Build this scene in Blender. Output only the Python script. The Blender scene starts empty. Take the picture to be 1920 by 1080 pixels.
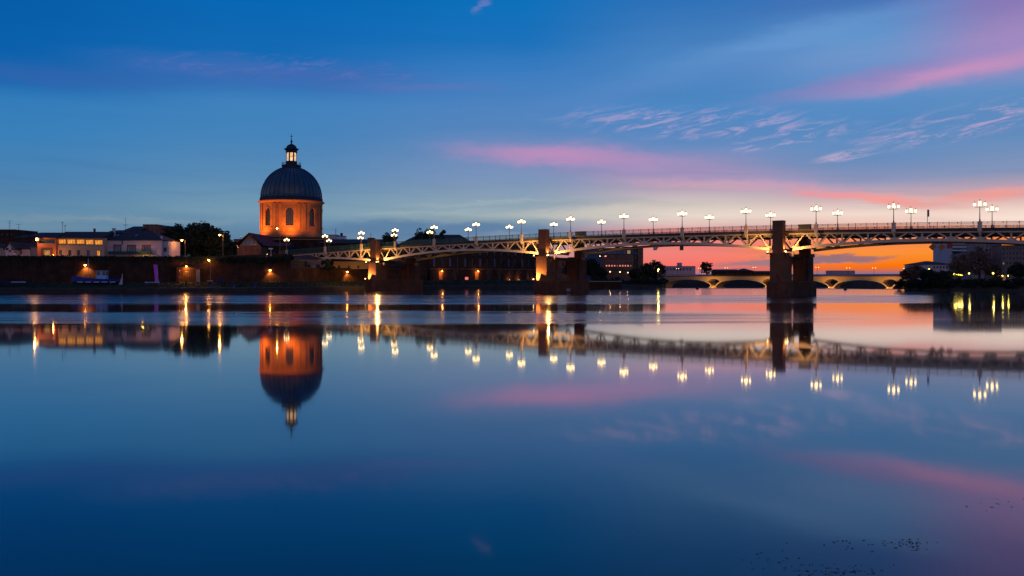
import bpy, bmesh, math, random
from mathutils import Vector, Matrix
R = math.radians
random.seed(7)
scene = bpy.context.scene
C = scene.collection

# ------------------------------------------------------------------ camera
F, CX, HY, CH = 1630.0, 960.0, 516.5, 4.1      # focal length, centre and horizon of the photograph, eye height
cam = bpy.data.cameras.new('camera')
cam.sensor_width = 36.0
cam.lens = 36.0 * F / 1920.0
cam.shift_y = -(540.0 - HY) / 1920.0
cam.clip_start = 0.2
cam.clip_end = 12000
camo = bpy.data.objects.new('camera', cam)
C.objects.link(camo)
camo.location = (0, 0, CH)
camo.rotation_euler = (R(90), 0, 0)
scene.camera = camo

# ------------------------------------------------------------------ view
scene.view_settings.view_transform = 'Standard'
scene.view_settings.look = 'None'
scene.view_settings.exposure = 0.0
scene.view_settings.gamma = 1.0
scene.view_settings.use_curve_mapping = False
scene.render.engine = 'CYCLES'
scene.cycles.use_denoising = True
scene.cycles.use_adaptive_sampling = True
scene.cycles.adaptive_threshold = 0.015
scene.cycles.max_bounces = 4
scene.cycles.diffuse_bounces = 2
scene.cycles.sample_clamp_indirect = 6.0
scene.cycles.caustics_reflective = False
scene.cycles.caustics_refractive = False

# ------------------------------------------------------------------ sky
def lin(c):
    c = c / 255.0
    return c / 12.92 if c <= 0.04045 else ((c + 0.055) / 1.055) ** 2.4
def rgb(r, g, b):
    return (lin(r), lin(g), lin(b), 1.0)
def sky_az(x):
    return math.degrees(math.atan2(x - CX, F))
def sky_el(y, x=CX):
    return math.degrees(math.atan2(HY - y, math.hypot(F, x - CX)))

SUN_AZ, SUN_EL = 24.0, -2.0          # the sun has just set, right of the middle
world = bpy.data.worlds.new('World')
scene.world = world
world.use_nodes = True
world.cycles.sampling_method = 'NONE'
NT = world.node_tree
NT.nodes.clear()

class NB:
    """tiny node builder"""
    def __init__(s, nt): s.nt = nt
    def put(s, sock, v):
        if isinstance(v, bpy.types.NodeSocket): s.nt.links.new(v, sock)
        else: sock.default_value = v
    def math(s, op, a, b=None, c=None, clamp=False):
        n = s.nt.nodes.new('ShaderNodeMath'); n.operation = op; n.use_clamp = clamp
        s.put(n.inputs[0], a)
        if b is not None: s.put(n.inputs[1], b)
        if c is not None: s.put(n.inputs[2], c)
        return n.outputs[0]
    def smooth(s, v, a, b, lo=0.0, hi=1.0, kind='SMOOTHSTEP'):
        n = s.nt.nodes.new('ShaderNodeMapRange'); n.interpolation_type = kind
        s.put(n.inputs[0], v); s.put(n.inputs[1], a); s.put(n.inputs[2], b); s.put(n.inputs[3], lo); s.put(n.inputs[4], hi)
        return n.outputs[0]
    def mix(s, f, a, b, mode='MIX'):
        n = s.nt.nodes.new('ShaderNodeMix'); n.data_type = 'RGBA'; n.blend_type = mode
        s.put(n.inputs[0], f); s.put(n.inputs[6], a); s.put(n.inputs[7], b)
        return n.outputs[2]
    def ramp(s, f, stops, interp='LINEAR'):
        n = s.nt.nodes.new('ShaderNodeValToRGB'); n.color_ramp.interpolation = interp
        e = n.color_ramp.elements
        while len(e) > 1: e.remove(e[-1])
        for k, (p, c) in enumerate(sorted(stops, key=lambda t: t[0])):
            q = e[0] if k == 0 else e.new(p)
            q.position = p; q.color = c
        s.put(n.inputs[0], f)
        return n.outputs[0]
    def vec(s, x, y, z):
        n = s.nt.nodes.new('ShaderNodeCombineXYZ')
        s.put(n.inputs[0], x); s.put(n.inputs[1], y); s.put(n.inputs[2], z)
        return n.outputs[0]
    def noise(s, v, scale, detail=4.0, rough=0.55, dist=0.0):
        n = s.nt.nodes.new('ShaderNodeTexNoise')
        s.put(n.inputs['Vector'], v); n.inputs['Scale'].default_value = scale
        n.inputs['Detail'].default_value = detail; n.inputs['Roughness'].default_value = rough
        n.inputs['Distortion'].default_value = dist
        return n.outputs['Fac']

W = NB(NT)
tc = NT.nodes.new('ShaderNodeTexCoord')
sep = NT.nodes.new('ShaderNodeSeparateXYZ')
NT.links.new(tc.outputs['Generated'], sep.inputs[0])
dx, dy, dz = sep.outputs
az0 = W.math('MULTIPLY', W.math('ARCTAN2', dx, dy), 57.29578)
# the sky is alike on both sides of the sunset, and turns plain blue behind
azd = W.math('ABSOLUTE', W.math('SUBTRACT', az0, 30.5))
azd = W.math('MINIMUM', azd, W.math('SUBTRACT', 360.0, azd))
az = W.math('SUBTRACT', 30.5, azd)
el = W.math('MAXIMUM', W.math('MULTIPLY', W.math('ARCSINE', dz), 57.29578), 0.0)
fe = W.math('DIVIDE', el, 40.0)
ZEN = [(-420, (20, 75, 150)), (-900, (14, 60, 128))]
COLS = [
 (0,    [(0, (0,94,170)), (90, (4,96,172)), (150, (26,104,176)), (185, (50,126,188)), (250, (56,128,186)), (330, (74,130,178)), (400, (98,140,170)), (425, (108,142,166)), (450, (92,126,158)), (516, (104,128,150))]),
 (480,  [(0, (0,103,180)), (100, (14,106,181)), (160, (48,116,184)), (190, (62,130,190)), (250, (68,132,188)), (330, (90,140,182)), (395, (118,155,178)), (425, (100,140,170)), (450, (92,126,158)), (516, (110,128,150))]),
 (960,  [(0, (4,112,187)), (80, (22,114,188)), (150, (64,127,194)), (250, (88,135,190)), (330, (122,148,188)), (370, (136,160,182)), (405, (152,172,180)), (430, (108,138,170)), (455, (140,150,165)), (490, (215,140,140)), (516, (180,130,140))]),
 (1300, [(0, (46,114,184)), (100, (74,132,194)), (200, (76,136,196)), (270, (96,138,192)), (320, (150,148,186)), (355, (186,165,184)), (378, (208,196,192)), (405, (238,220,206)), (423, (230,192,186)), (433, (244,146,140)), (455, (246,136,128)), (478, (248,130,120)), (500, (252,112,100)), (508, (205,118,122)), (516, (150,122,146))]),
 (1620, [(0, (70,116,184)), (60, (98,150,206)), (110, (112,150,204)), (160, (92,142,198)), (220, (84,140,196)), (300, (104,142,190)), (340, (142,150,186)), (372, (212,178,182)), (400, (244,220,206)), (419, (242,200,186)), (430, (255,130,92)), (455, (255,140,84)), (478, (255,146,52)), (498, (255,118,8)), (506, (228,108,50)), (510, (150,112,130)), (516, (140,118,148))]),
 (1920, [(0, (140,122,184)), (60, (156,136,190)), (110, (150,144,196)), (165, (94,142,196)), (250, (96,140,190)), (320, (134,150,186)), (365, (214,168,172)), (395, (244,216,202)), (410, (252,230,216)), (424, (252,184,160)), (433, (255,132,76)), (470, (255,146,34)), (500, (255,126,6)), (510, (190,110,100)), (516, (150,110,130))]),
]
def column(x, stops):
    st = [(sky_el(y, x) / 40.0, rgb(*c)) for y, c in stops]
    return W.ramp(fe, st + [(0.62, rgb(16, 84, 160)), (1.0, rgb(12, 58, 126))])
sky = column(*COLS[0])
for (xa, _), (xb, stb) in zip(COLS, COLS[1:]):
    sky = W.mix(W.smooth(az, sky_az(xa), sky_az(xb), kind='SMOOTHSTEP'), sky, column(xb, stb))

# mauve glow added to the unseen low sky opposite the sunset, warms the facades
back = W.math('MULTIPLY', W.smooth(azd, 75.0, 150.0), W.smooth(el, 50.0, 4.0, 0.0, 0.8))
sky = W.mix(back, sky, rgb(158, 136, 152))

# clouds: soft banks and streaks in the directions where they hang
warpv = W.vec(W.math('MULTIPLY', az, 0.16), W.math('MULTIPLY', el, 0.55), 0.0)
wn1 = W.math('SUBTRACT', W.noise(warpv, 1.2, 8.0, 0.66), 0.5)
wn2 = W.math('SUBTRACT', W.noise(W.vec(W.math('MULTIPLY', az, 0.16), W.math('MULTIPLY', el, 0.55), 7.3), 1.2, 8.0, 0.66), 0.5)
azw = W.math('MULTIPLY_ADD', wn1, 5.0, az)
elw = W.math('MULTIPLY_ADD', wn2, 1.7, el)
def bank(x, y, a, b, tilt, col, amount, soft=0.0, sharp_low=1.0):
    """an elongated cloud bank: centre and half sizes in the photograph's pixels, turned into sky angles"""
    global sky
    k = math.degrees(1.0 / F)
    ca, sa = math.cos(R(tilt)), math.sin(R(tilt))
    u = W.math('SUBTRACT', azw, sky_az(x)); v = W.math('SUBTRACT', elw, sky_el(y, x))
    p = W.math('DIVIDE', W.math('ADD', W.math('MULTIPLY', u, ca), W.math('MULTIPLY', v, sa)), a * k)
    q = W.math('DIVIDE', W.math('SUBTRACT', W.math('MULTIPLY', v, ca), W.math('MULTIPLY', u, sa)), b * k)
    r = W.math('SQRT', W.math('ADD', W.math('MULTIPLY', p, p), W.math('MULTIPLY', q, q)))
    m = W.smooth(r, 1.25, soft, 0.0, amount)
    sky = W.mix(m, sky, rgb(*col))
bank(520, 138, 330, 28, 0, (70, 106, 180), 0.7)
bank(120, 142, 300, 22, 2, (50, 100, 174), 0.65)
bank(800, 165, 160, 12, 0, (96, 118, 184), 0.5)
bank(900, 10, 26, 9, 35, (120, 130, 190), 0.6)
bank(1055, 293, 215, 25, -3, (220, 148, 190), 0.85)
bank(1110, 300, 300, 40, -5, (170, 140, 190), 0.55)
bank(1400, 347, 270, 16, -4, (218, 165, 186), 0.65)
bank(1330, 315, 260, 26, -8, (168, 146, 190), 0.5)
bank(1665, 373, 130, 13, -10, (253, 156, 148), 0.9)
bank(1560, 360, 80, 9, -4, (244, 150, 158), 0.7)
bank(1860, 366, 110, 12, 4, (250, 160, 150), 0.85)
bank(1800, 132, 230, 24, 6, (206, 146, 190), 0.85)
bank(1620, 148, 200, 22, 8, (150, 132, 190), 0.7)
bank(1900, 66, 130, 36, 14, (168, 138, 196), 0.55)
bank(1500, 70, 300, 26, 8, (108, 156, 212), 0.6)
bank(1250, 150, 260, 24, 8, (96, 142, 204), 0.45)
bank(1150, 395, 260, 14, 2, (214, 204, 192), 0.65)
bank(800, 432, 250, 18, 0, (92, 128, 164), 0.9, 0.5)
bank(1040, 442, 190, 9, 0, (128, 146, 170), 0.75, 0.4)
bank(240, 414, 260, 6, 1, (140, 158, 168), 0.5)
bank(930, 378, 200, 6, 3, (168, 184, 188), 0.4)
bank(820, 398, 180, 5, 3, (164, 184, 190), 0.4)
bank(1480, 487, 150, 8, 0, (158, 124, 134), 0.95, 0.5)
bank(1585, 484, 90, 6, 2, (150, 112, 120), 0.9, 0.5)
bank(1350, 499, 60, 3, 0, (170, 112, 130), 0.8, 0.4)
bank(1590, 447, 120, 6, 2, (255, 190, 170), 0.5)
# fine ribbed wisps
ridge = W.noise(W.vec(W.math('MULTIPLY', W.math('ADD', az, W.math('MULTIPLY', el, 0.2)), 0.42), W.math('MULTIPLY', W.math('SUBTRACT', el, W.math('MULTIPLY', az, 0.17)), 2.4), 3.1), 1.0, 9.0, 0.68, 0.9)
def wisps(x, y, a, b, tilt, col, lo, hi, amount):
    global sky
    k = math.degrees(1.0 / F)
    ca, sa = math.cos(R(tilt)), math.sin(R(tilt))
    u = W.math('SUBTRACT', az, sky_az(x)); v = W.math('SUBTRACT', el, sky_el(y, x))
    p = W.math('DIVIDE', W.math('ADD', W.math('MULTIPLY', u, ca), W.math('MULTIPLY', v, sa)), a * k)
    q = W.math('DIVIDE', W.math('SUBTRACT', W.math('MULTIPLY', v, ca), W.math('MULTIPLY', u, sa)), b * k)
    r = W.math('SQRT', W.math('ADD', W.math('MULTIPLY', p, p), W.math('MULTIPLY', q, q)))
    m = W.math('MULTIPLY', W.smooth(r, 1.2, 0.3), W.smooth(ridge, lo, hi, 0.0, amount))
    sky = W.mix(m, sky, rgb(*col))
wisps(1320, 232, 290, 34, -4, (182, 164, 206), 0.46, 0.70, 0.85)
wisps(1470, 262, 110, 14, 8, (196, 174, 208), 0.46, 0.68, 0.8)
wisps(1800, 232, 200, 30, 8, (192, 166, 204), 0.45, 0.68, 0.9)
wisps(1585, 292, 60, 10, 8, (190, 172, 204), 0.40, 0.6, 0.9)
wisps(540, 128, 300, 26, 0, (104, 116, 184), 0.46, 0.7, 0.6)
# faint streaks everywhere, also outside the frame
streak = W.noise(W.vec(W.math('MULTIPLY', az, 0.05), W.math('MULTIPLY', el, 0.7), 11.0), 1.0, 5.0, 0.6, 0.3)
sky = W.mix(1.0, sky, W.ramp(streak, [(0.3, (0.92, 0.94, 0.96, 1)), (0.72, (1.0, 1.0, 1.0, 1))]), 'MULTIPLY')
streak2 = W.noise(W.vec(W.math('MULTIPLY', az, 0.10), W.math('ADD', W.math('MULTIPLY', el, 1.5), W.math('MULTIPLY', az, 0.06)), 21.0), 1.0, 5.0, 0.5, 0.6)
low = W.math('MULTIPLY', W.smooth(el, 0.6, 1.6), W.smooth(el, 9.0, 4.0))
sky = W.mix(low, sky, W.mix(1.0, sky, W.ramp(streak2, [(0.3, (0.90, 0.91, 0.93, 1)), (0.5, (1.0, 1.0, 1.0, 1)), (0.7, (1.0, 1.0, 1.0, 1))]), 'MULTIPLY'))
# physical twilight underneath
nish = NT.nodes.new('ShaderNodeTexSky')
nish.sky_type = 'NISHITA'; nish.sun_disc = False
nish.sun_elevation = R(SUN_EL); nish.sun_rotation = R(SUN_AZ)
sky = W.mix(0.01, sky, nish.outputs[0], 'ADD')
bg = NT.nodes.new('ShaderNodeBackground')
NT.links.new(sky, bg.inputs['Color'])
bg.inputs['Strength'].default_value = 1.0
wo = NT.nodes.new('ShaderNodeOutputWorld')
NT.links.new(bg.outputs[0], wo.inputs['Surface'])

# the sun itself: below the horizon, spent
sun = bpy.data.lights.new('sun', 'SUN')
sun.energy = 0.5; sun.angle = R(2.0); sun.color = (1.0, 0.5, 0.25)
suno = bpy.data.objects.new('sun', sun); C.objects.link(suno)
sd = Vector((math.sin(R(SUN_AZ)) * math.cos(R(SUN_EL)), math.cos(R(SUN_AZ)) * math.cos(R(SUN_EL)), math.sin(R(SUN_EL))))
suno.rotation_euler = (-sd).to_track_quat('-Z', 'Y').to_euler()
suno.location = (200, 400, 120)

# ------------------------------------------------------------------ helpers
def PX(x, d): return (x - CX) / F * d           # where the photograph's column x stands at depth d
def PZ(y, d): return CH + (HY - y) / F * d       # and its row y

class MB:
    """collects shapes; build() links them as ONE mesh object"""
    def __init__(s): s.v = []; s.f = []
    def add(s, vs, fs):
        o = len(s.v); s.v += [tuple(p) for p in vs]; s.f += [tuple(i + o for i in f) for f in fs]; return s
    def box(s, x0, x1, y0, y1, z0, z1):
        return s.add([(x0,y0,z0),(x1,y0,z0),(x1,y1,z0),(x0,y1,z0),(x0,y0,z1),(x1,y0,z1),(x1,y1,z1),(x0,y1,z1)],
                     [(3,2,1,0),(4,5,6,7),(0,1,5,4),(1,2,6,5),(2,3,7,6),(3,0,4,7)])
    def prism(s, poly, z0, z1):
        """poly counter-clockwise in xy"""
        n = len(poly)
        z0 = z0 if isinstance(z0, (list, tuple)) else [z0] * n
        z1 = z1 if isinstance(z1, (list, tuple)) else [z1] * n
        vs = [(p[0], p[1], z) for p, z in zip(poly, z0)] + [(p[0], p[1], z) for p, z in zip(poly, z1)]
        fs = [tuple(range(n - 1, -1, -1)), tuple(range(n, 2 * n))]
        fs += [(i, (i + 1) % n, n + (i + 1) % n, n + i) for i in range(n)]
        return s.add(vs, fs)
    def xprism(s, poly, x0, x1):
        """poly in yz, run along x"""
        n = len(poly)
        vs = [(x0, p[0], p[1]) for p in poly] + [(x1, p[0], p[1]) for p in poly]
        fs = [tuple(range(n - 1, -1, -1)), tuple(range(n, 2 * n))]
        fs += [(i, (i + 1) % n, n + (i + 1) % n, n + i) for i in range(n)]
        return s.add(vs, fs)
    def yprism(s, poly, y0, y1):
        """poly in xz, run along y"""
        n = len(poly)
        vs = [(p[0], y0, p[1]) for p in poly] + [(p[0], y1, p[1]) for p in poly]
        fs = [tuple(range(n)), tuple(range(2 * n - 1, n - 1, -1))]
        fs += [((i + 1) % n, i, n + i, n + (i + 1) % n) for i in range(n)]
        return s.add(vs, fs)
    def lathe(s, prof, n=24, cx=0.0, cy=0.0, a0=0.0, a1=2 * math.pi, cap=True):
        full = abs(a1 - a0 - 2 * math.pi) < 1e-6
        m = n if full else n + 1
        vs, fs = [], []
        for r, z in prof:
            for k in range(m):
                a = a0 + (a1 - a0) * k / n
                vs.append((cx + r * math.cos(a), cy + r * math.sin(a), z))
        for j in range(len(prof) - 1):
            for k in range(n):
                k2 = (k + 1) % m
                fs.append((j * m + k, j * m + k2, (j + 1) * m + k2, (j + 1) * m + k))
        if full and cap:
            if prof[0][0] > 1e-4: fs.append(tuple(range(m - 1, -1, -1)))
            if prof[-1][0] > 1e-4: fs.append(tuple((len(prof) - 1) * m + k for k in range(m)))
        return s.add(vs, fs)
    def tube(s, pts, r, n=6):
        pts = [Vector(p) for p in pts]
        rs = r if isinstance(r, (list, tuple)) else [r] * len(pts)
        vs, fs = [], []
        for k, p in enumerate(pts):
            t = (pts[min(k + 1, len(pts) - 1)] - pts[max(k - 1, 0)]).normalized()
            up = Vector((0, 0, 1)) if abs(t.z) < 0.9 else Vector((1, 0, 0))
            a = t.cross(up).normalized(); b = a.cross(t)
            for j in range(n):
                w = 2 * math.pi * j / n
                vs.append(p + (a * math.cos(w) + b * math.sin(w)) * rs[k])
        for k in range(len(pts) - 1):
            for j in range(n):
                fs.append((k * n + j, k * n + (j + 1) % n, (k + 1) * n + (j + 1) % n, (k + 1) * n + j))
        fs.append(tuple(range(n - 1, -1, -1))); fs.append(tuple((len(pts) - 1) * n + j for j in range(n)))
        return s.add(vs, fs)
    def beam(s, p, q, w, h, side=Vector((0, 1, 0))):
        """rectangular bar from p to q: w across `side`, h across the other way"""
        p, q = Vector(p), Vector(q); t = (q - p).normalized()
        a = (side - t * side.dot(t)).normalized() * (w / 2); b = t.cross(a).normalized() * (h / 2)
        vs = [p - a - b, p + a - b, p + a + b, p - a + b, q - a - b, q + a - b, q + a + b, q - a + b]
        return s.add(vs, [(0,1,2,3),(7,6,5,4),(0,4,5,1),(1,5,6,2),(2,6,7,3),(3,7,4,0)])
    def ball(s, c, r, n=10, m=6, sz=1.0):
        prof = [(max(r * math.sin(math.pi * k / m), 1e-5), -r * sz * math.cos(math.pi * k / m)) for k in range(m + 1)]
        o = MB().lathe(prof, n, cap=False)
        return s.add([(x + c[0], y + c[1], z + c[2]) for x, y, z in o.v], o.f)
    def mesh(s, name, smooth=False):
        me = bpy.data.meshes.new(name); me.from_pydata(s.v, [], s.f)
        bm = bmesh.new(); bm.from_mesh(me)
        bmesh.ops.recalc_face_normals(bm, faces=bm.faces); bm.to_mesh(me); bm.free()
        if smooth: me.polygons.foreach_set('use_smooth', [True] * len(me.polygons))
        me.update(); return me
    def build(s, name, m, parent=None, loc=None, rz=0.0, smooth=False):
        me = s.mesh(name, smooth); me.materials.append(m)
        return link(name, me, parent, loc, rz)

def link(name, me, parent=None, loc=None, rz=0.0):
    o = bpy.data.objects.new(name, me); C.objects.link(o)
    if parent is not None: o.parent = parent
    if loc is not None: o.location = loc
    if rz: o.rotation_euler = (0, 0, rz)
    return o
LABELS = set()
def tag(o, label, cat, group=None):
    if label in LABELS: print('LABEL TWICE', label)
    LABELS.add(label)
    o['label'] = label; o['category'] = cat
    if group: o['group'] = group
    return o
def thing(name, label, cat, loc=(0, 0, 0), rz=0.0, group=None):
    o = bpy.data.objects.new(name, None); C.objects.link(o)
    o.empty_display_size = 0.3
    o.location = loc; o.rotation_euler = (0, 0, rz)
    return tag(o, label, cat, group)
def struct(o): o['kind'] = 'structure'; return o
def copy_tree(o, parent=None):
    c = o.copy(); C.objects.link(c); c.parent = parent
    for ch in list(o.children): copy_tree(ch, c)
    return c
def lamp_light(parent, loc, watts, col, radius=0.12, kind='POINT', aim=None, size=R(80), blend=0.6):
    l = bpy.data.lights.new('bulb', kind); l.energy = watts; l.color = col; l.shadow_soft_size = radius
    if kind == 'SPOT': l.spot_size = size; l.spot_blend = blend
    o = bpy.data.objects.new('bulb', l); C.objects.link(o); o.parent = parent; o.location = loc
    if aim is not None: o.rotation_euler = (Vector(aim) - Vector(loc)).to_track_quat('-Z', 'Y').to_euler()
    return o

# ------------------------------------------------------------------ materials
MATS = {}
def mat(name, col, rough=0.8, var=0.25, scale=1.5, bump=0.0, bscale=8.0, metal=0.0, emit=None, estr=0.0, stretch=(1, 1, 1), spec=0.4, coords='Object'):
    if name in MATS: return MATS[name]
    m = bpy.data.materials.new(name); m.use_nodes = True
    nt = m.node_tree; b = nt.nodes['Principled BSDF']; n = NB(nt)
    t = nt.nodes.new('ShaderNodeTexCoord'); mp = nt.nodes.new('ShaderNodeMapping')
    nt.links.new(t.outputs[coords], mp.inputs[0]); mp.inputs['Scale'].default_value = stretch
    if var > 0:
        a = n.noise(mp.outputs[0], scale, 6.0, 0.62); a2 = n.noise(mp.outputs[0], scale * 7.3, 3.0, 0.6)
        f = n.math('ADD', n.math('MULTIPLY', a, 0.7), n.math('MULTIPLY', a2, 0.3))
        lo = tuple(c * (1 - var) for c in col) + (1,); hi = tuple(min(1, c * (1 + var)) for c in col) + (1,)
        nt.links.new(n.ramp(f, [(0.3, lo), (0.7, hi)]), b.inputs['Base Color'])
    else:
        b.inputs['Base Color'].default_value = (*col, 1)
    b.inputs['Roughness'].default_value = rough; b.inputs['Metallic'].default_value = metal
    b.inputs['Specular IOR Level'].default_value = spec
    if bump > 0:
        bn = nt.nodes.new('ShaderNodeBump'); bn.inputs['Strength'].default_value = bump; bn.inputs['Distance'].default_value = 0.05
        nt.links.new(n.noise(mp.outputs[0], bscale, 4.0, 0.6), bn.inputs['Height']); nt.links.new(bn.outputs[0], b.inputs['Normal'])
    if emit:
        b.inputs['Emission Color'].default_value = (*emit, 1); b.inputs['Emission Strength'].default_value = estr
    MATS[name] = m
    return m
def brickmat(name, c1, c2, mortar, scale=1.0, var=0.35):
    if name in MATS: return MATS[name]
    m = bpy.data.materials.new(name); m.use_nodes = True
    nt = m.node_tree; b = nt.nodes['Principled BSDF']; n = NB(nt)
    t = nt.nodes.new('ShaderNodeTexCoord')
    sp = nt.nodes.new('ShaderNodeSeparateXYZ'); nt.links.new(t.outputs['Object'], sp.inputs[0])
    v = n.vec(n.math('ADD', sp.outputs[0], sp.outputs[1]), sp.outputs[2], 0.0)
    br = nt.nodes.new('ShaderNodeTexBrick'); nt.links.new(v, br.inputs['Vector'])
    br.inputs['Color1'].default_value = (*c1, 1); br.inputs['Color2'].default_value = (*c2, 1); br.inputs['Mortar'].default_value = (*mortar, 1)
    br.inputs['Scale'].default_value = scale; br.inputs['Brick Width'].default_value = 0.42; br.inputs['Row Height'].default_value = 0.12
    br.inputs['Mortar Size'].default_value = 0.012
    big = n.noise(t.outputs['Object'], 0.35, 6.0, 0.65)
    st = n.noise(n.vec(n.math('MULTIPLY', n.math('ADD', sp.outputs[0], sp.outputs[1]), 0.9), n.math('MULTIPLY', sp.outputs[2], 0.12), 0.0), 1.0, 5.0, 0.6)
    f = n.math('MULTIPLY', n.smooth(big, 0.25, 0.75, 1 - var, 1 + var), n.smooth(st, 0.3, 0.7, 0.8, 1.15))
    col = n.mix(1.0, br.outputs[0], n.vec(f, f, f), 'MULTIPLY')
    nt.links.new(col, b.inputs['Base Color'])
    b.inputs['Roughness'].default_value = 0.9; b.inputs['Specular IOR Level'].default_value = 0.2
    MATS[name] = m
    return m
def emitmat(name, col, strength, base=(0.8, 0.7, 0.5)):
    return mat(name, base, 0.4, 0.0, emit=col, estr=strength)
def litwin(name, strength, c1=(1.0, 0.42, 0.06), c2=(1.0, 0.62, 0.2)):
    """a lit room behind curtained glass"""
    if name in MATS: return MATS[name]
    m = bpy.data.materials.new(name); m.use_nodes = True
    nt = m.node_tree; b = nt.nodes['Principled BSDF']; n = NB(nt)
    t = nt.nodes.new('ShaderNodeTexCoord'); mp = nt.nodes.new('ShaderNodeMapping')
    nt.links.new(t.outputs['Object'], mp.inputs[0]); mp.inputs['Scale'].default_value = (2.2, 1, 0.7)
    f = n.noise(mp.outputs[0], 1.3, 5.0, 0.6)
    nt.links.new(n.ramp(f, [(0.35, (*c1, 1)), (0.62, (*c2, 1))]), b.inputs['Emission Color'])
    nt.links.new(n.smooth(f, 0.3, 0.65, strength * 0.55, strength * 1.2), b.inputs['Emission Strength'])
    b.inputs['Base Color'].default_value = (0.3, 0.2, 0.1, 1); b.inputs['Roughness'].default_value = 0.2
    MATS[name] = m
    return m

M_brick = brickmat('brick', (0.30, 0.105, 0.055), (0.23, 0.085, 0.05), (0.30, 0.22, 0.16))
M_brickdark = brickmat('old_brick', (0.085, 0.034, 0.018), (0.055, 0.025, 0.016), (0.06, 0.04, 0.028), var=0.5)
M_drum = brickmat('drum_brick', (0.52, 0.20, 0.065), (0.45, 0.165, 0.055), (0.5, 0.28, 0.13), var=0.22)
M_drumstone = mat('drum_stone', (0.50, 0.20, 0.075), 0.85, 0.2, 0.8)
M_slate = mat('slate', (0.04, 0.055, 0.075), 0.8, 0.35, 0.5, stretch=(1, 1, 0.25), spec=0.12)
M_copper = mat('dome_sheet', (0.05, 0.11, 0.15), 0.5, 0.35, 0.35, stretch=(1, 1, 0.2))
M_rib = mat('dome_rib', (0.025, 0.055, 0.075), 0.5, 0.2, 0.6)
M_tile = mat('clay_tile_roof', (0.075, 0.055, 0.05), 0.9, 0.4, 0.8, bump=0.5)
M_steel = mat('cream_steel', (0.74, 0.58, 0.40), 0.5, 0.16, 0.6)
M_steeldark = mat('darker_cream_steel', (0.30, 0.25, 0.19), 0.6, 0.25, 0.5)  # darker cream for the far truss, stringers and cross beams
M_deck = mat('deck_concrete', (0.10, 0.085, 0.07), 0.85, 0.3, 0.6)
M_asphalt = mat('asphalt', (0.05, 0.05, 0.05), 0.9, 0.2, 2.0)
M_green = mat('green_rail_paint', (0.03, 0.15, 0.10), 0.5, 0.2, 1.0)
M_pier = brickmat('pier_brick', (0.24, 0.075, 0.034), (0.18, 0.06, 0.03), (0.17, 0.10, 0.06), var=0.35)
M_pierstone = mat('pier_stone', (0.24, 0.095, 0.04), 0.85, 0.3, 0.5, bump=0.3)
M_globe = emitmat('lamp_globe', (1.0, 0.66, 0.28), 6.5)
M_black = mat('black_iron', (0.03, 0.03, 0.03), 0.5, 0.2)
M_ironlit = mat('lamp_iron', (0.26, 0.19, 0.12), 0.45, 0.2)
M_stone = mat('pale_stone', (0.36, 0.32, 0.26), 0.85, 0.25, 0.7)
M_bank = mat('quay_stone', (0.07, 0.052, 0.038), 0.95, 0.4, 0.5, bump=0.4)
M_grass = mat('bank_grass', (0.035, 0.05, 0.018), 0.95, 0.5, 0.4, bump=0.6, bscale=3.0)
M_earth = mat('earth', (0.06, 0.055, 0.04), 0.95, 0.4, 0.1)
M_glass = mat('dark_window_glass', (0.02, 0.025, 0.035), 0.12, 0.0, spec=0.8)
M_blueglass = mat('blue_window_glass', (0.10, 0.16, 0.26), 0.15, 0.1, spec=0.8)
M_lit = litwin('lit_window', 0.85, (1.0, 0.24, 0.01), (1.0, 0.40, 0.03))
M_litdim = litwin('dim_lit_window', 0.35)
M_sod = emitmat('sodium_bulb', (1.0, 0.36, 0.045), 48.0)
M_sodsoft = emitmat('sodium_bulb_far', (1.0, 0.50, 0.12), 4.0)
M_warm = emitmat('warm_bulb', (1.0, 0.58, 0.22), 9.0)
M_yel = emitmat('yellow_bulb', (1.0, 0.68, 0.06), 4.5)
M_leaf = mat('leaves', (0.035, 0.055, 0.02), 0.8, 0.55, 0.35)
M_leafdark = mat('dark_leaves', (0.02, 0.035, 0.018), 0.8, 0.5, 0.35)
M_leafbrown = mat('brownish_leaves', (0.2, 0.125, 0.085), 0.8, 0.5, 0.35)
M_bark = mat('bark', (0.06, 0.045, 0.03), 0.95, 0.3, 2.0)
M_beige = mat('beige_render', (0.66, 0.43, 0.27), 0.9, 0.14, 0.5)
M_pale = mat('pale_render', (0.76, 0.58, 0.55), 0.9, 0.12, 0.5)
M_red = mat('red_render', (0.5, 0.16, 0.09), 0.9, 0.15, 0.5)
M_frame = mat('window_frame_paint', (0.12, 0.08, 0.06), 0.7, 0.1)
M_white = mat('white_paint', (0.75, 0.75, 0.75), 0.5, 0.08)
M_magenta = mat('magenta_cloth', (1.0, 0.14, 0.7), 0.8, 0.15, 1.2)
M_boatblue = mat('blue_hull_paint', (0.02, 0.05, 0.32), 0.4, 0.15)
M_cabinblue = mat('pale_blue_paint', (0.42, 0.62, 0.85), 0.5, 0.1)
SODIUM = (1.0, 0.40, 0.08)
WARM = (1.0, 0.60, 0.26)

# ------------------------------------------------------------------ river, ground and banks
SHORE = [(-320.0, 165.0)] + [(PX(x, d), d) for x, d in ((-500, 188), (0, 205), (300, 212), (540, 223), (690, 246), (830, 262), (1000, 270), (1100, 274), (1240, 278))]
WEIR = [(PX(x, d), d) for x, d in ((1240, 278), (1447, 272), (1690, 256))]
RSHORE = [(PX(x, d), d) for x, d in ((1690, 256), (1780, 236), (1920, 226), (2100, 217))] + [(330.0, 180.0)]

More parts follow.
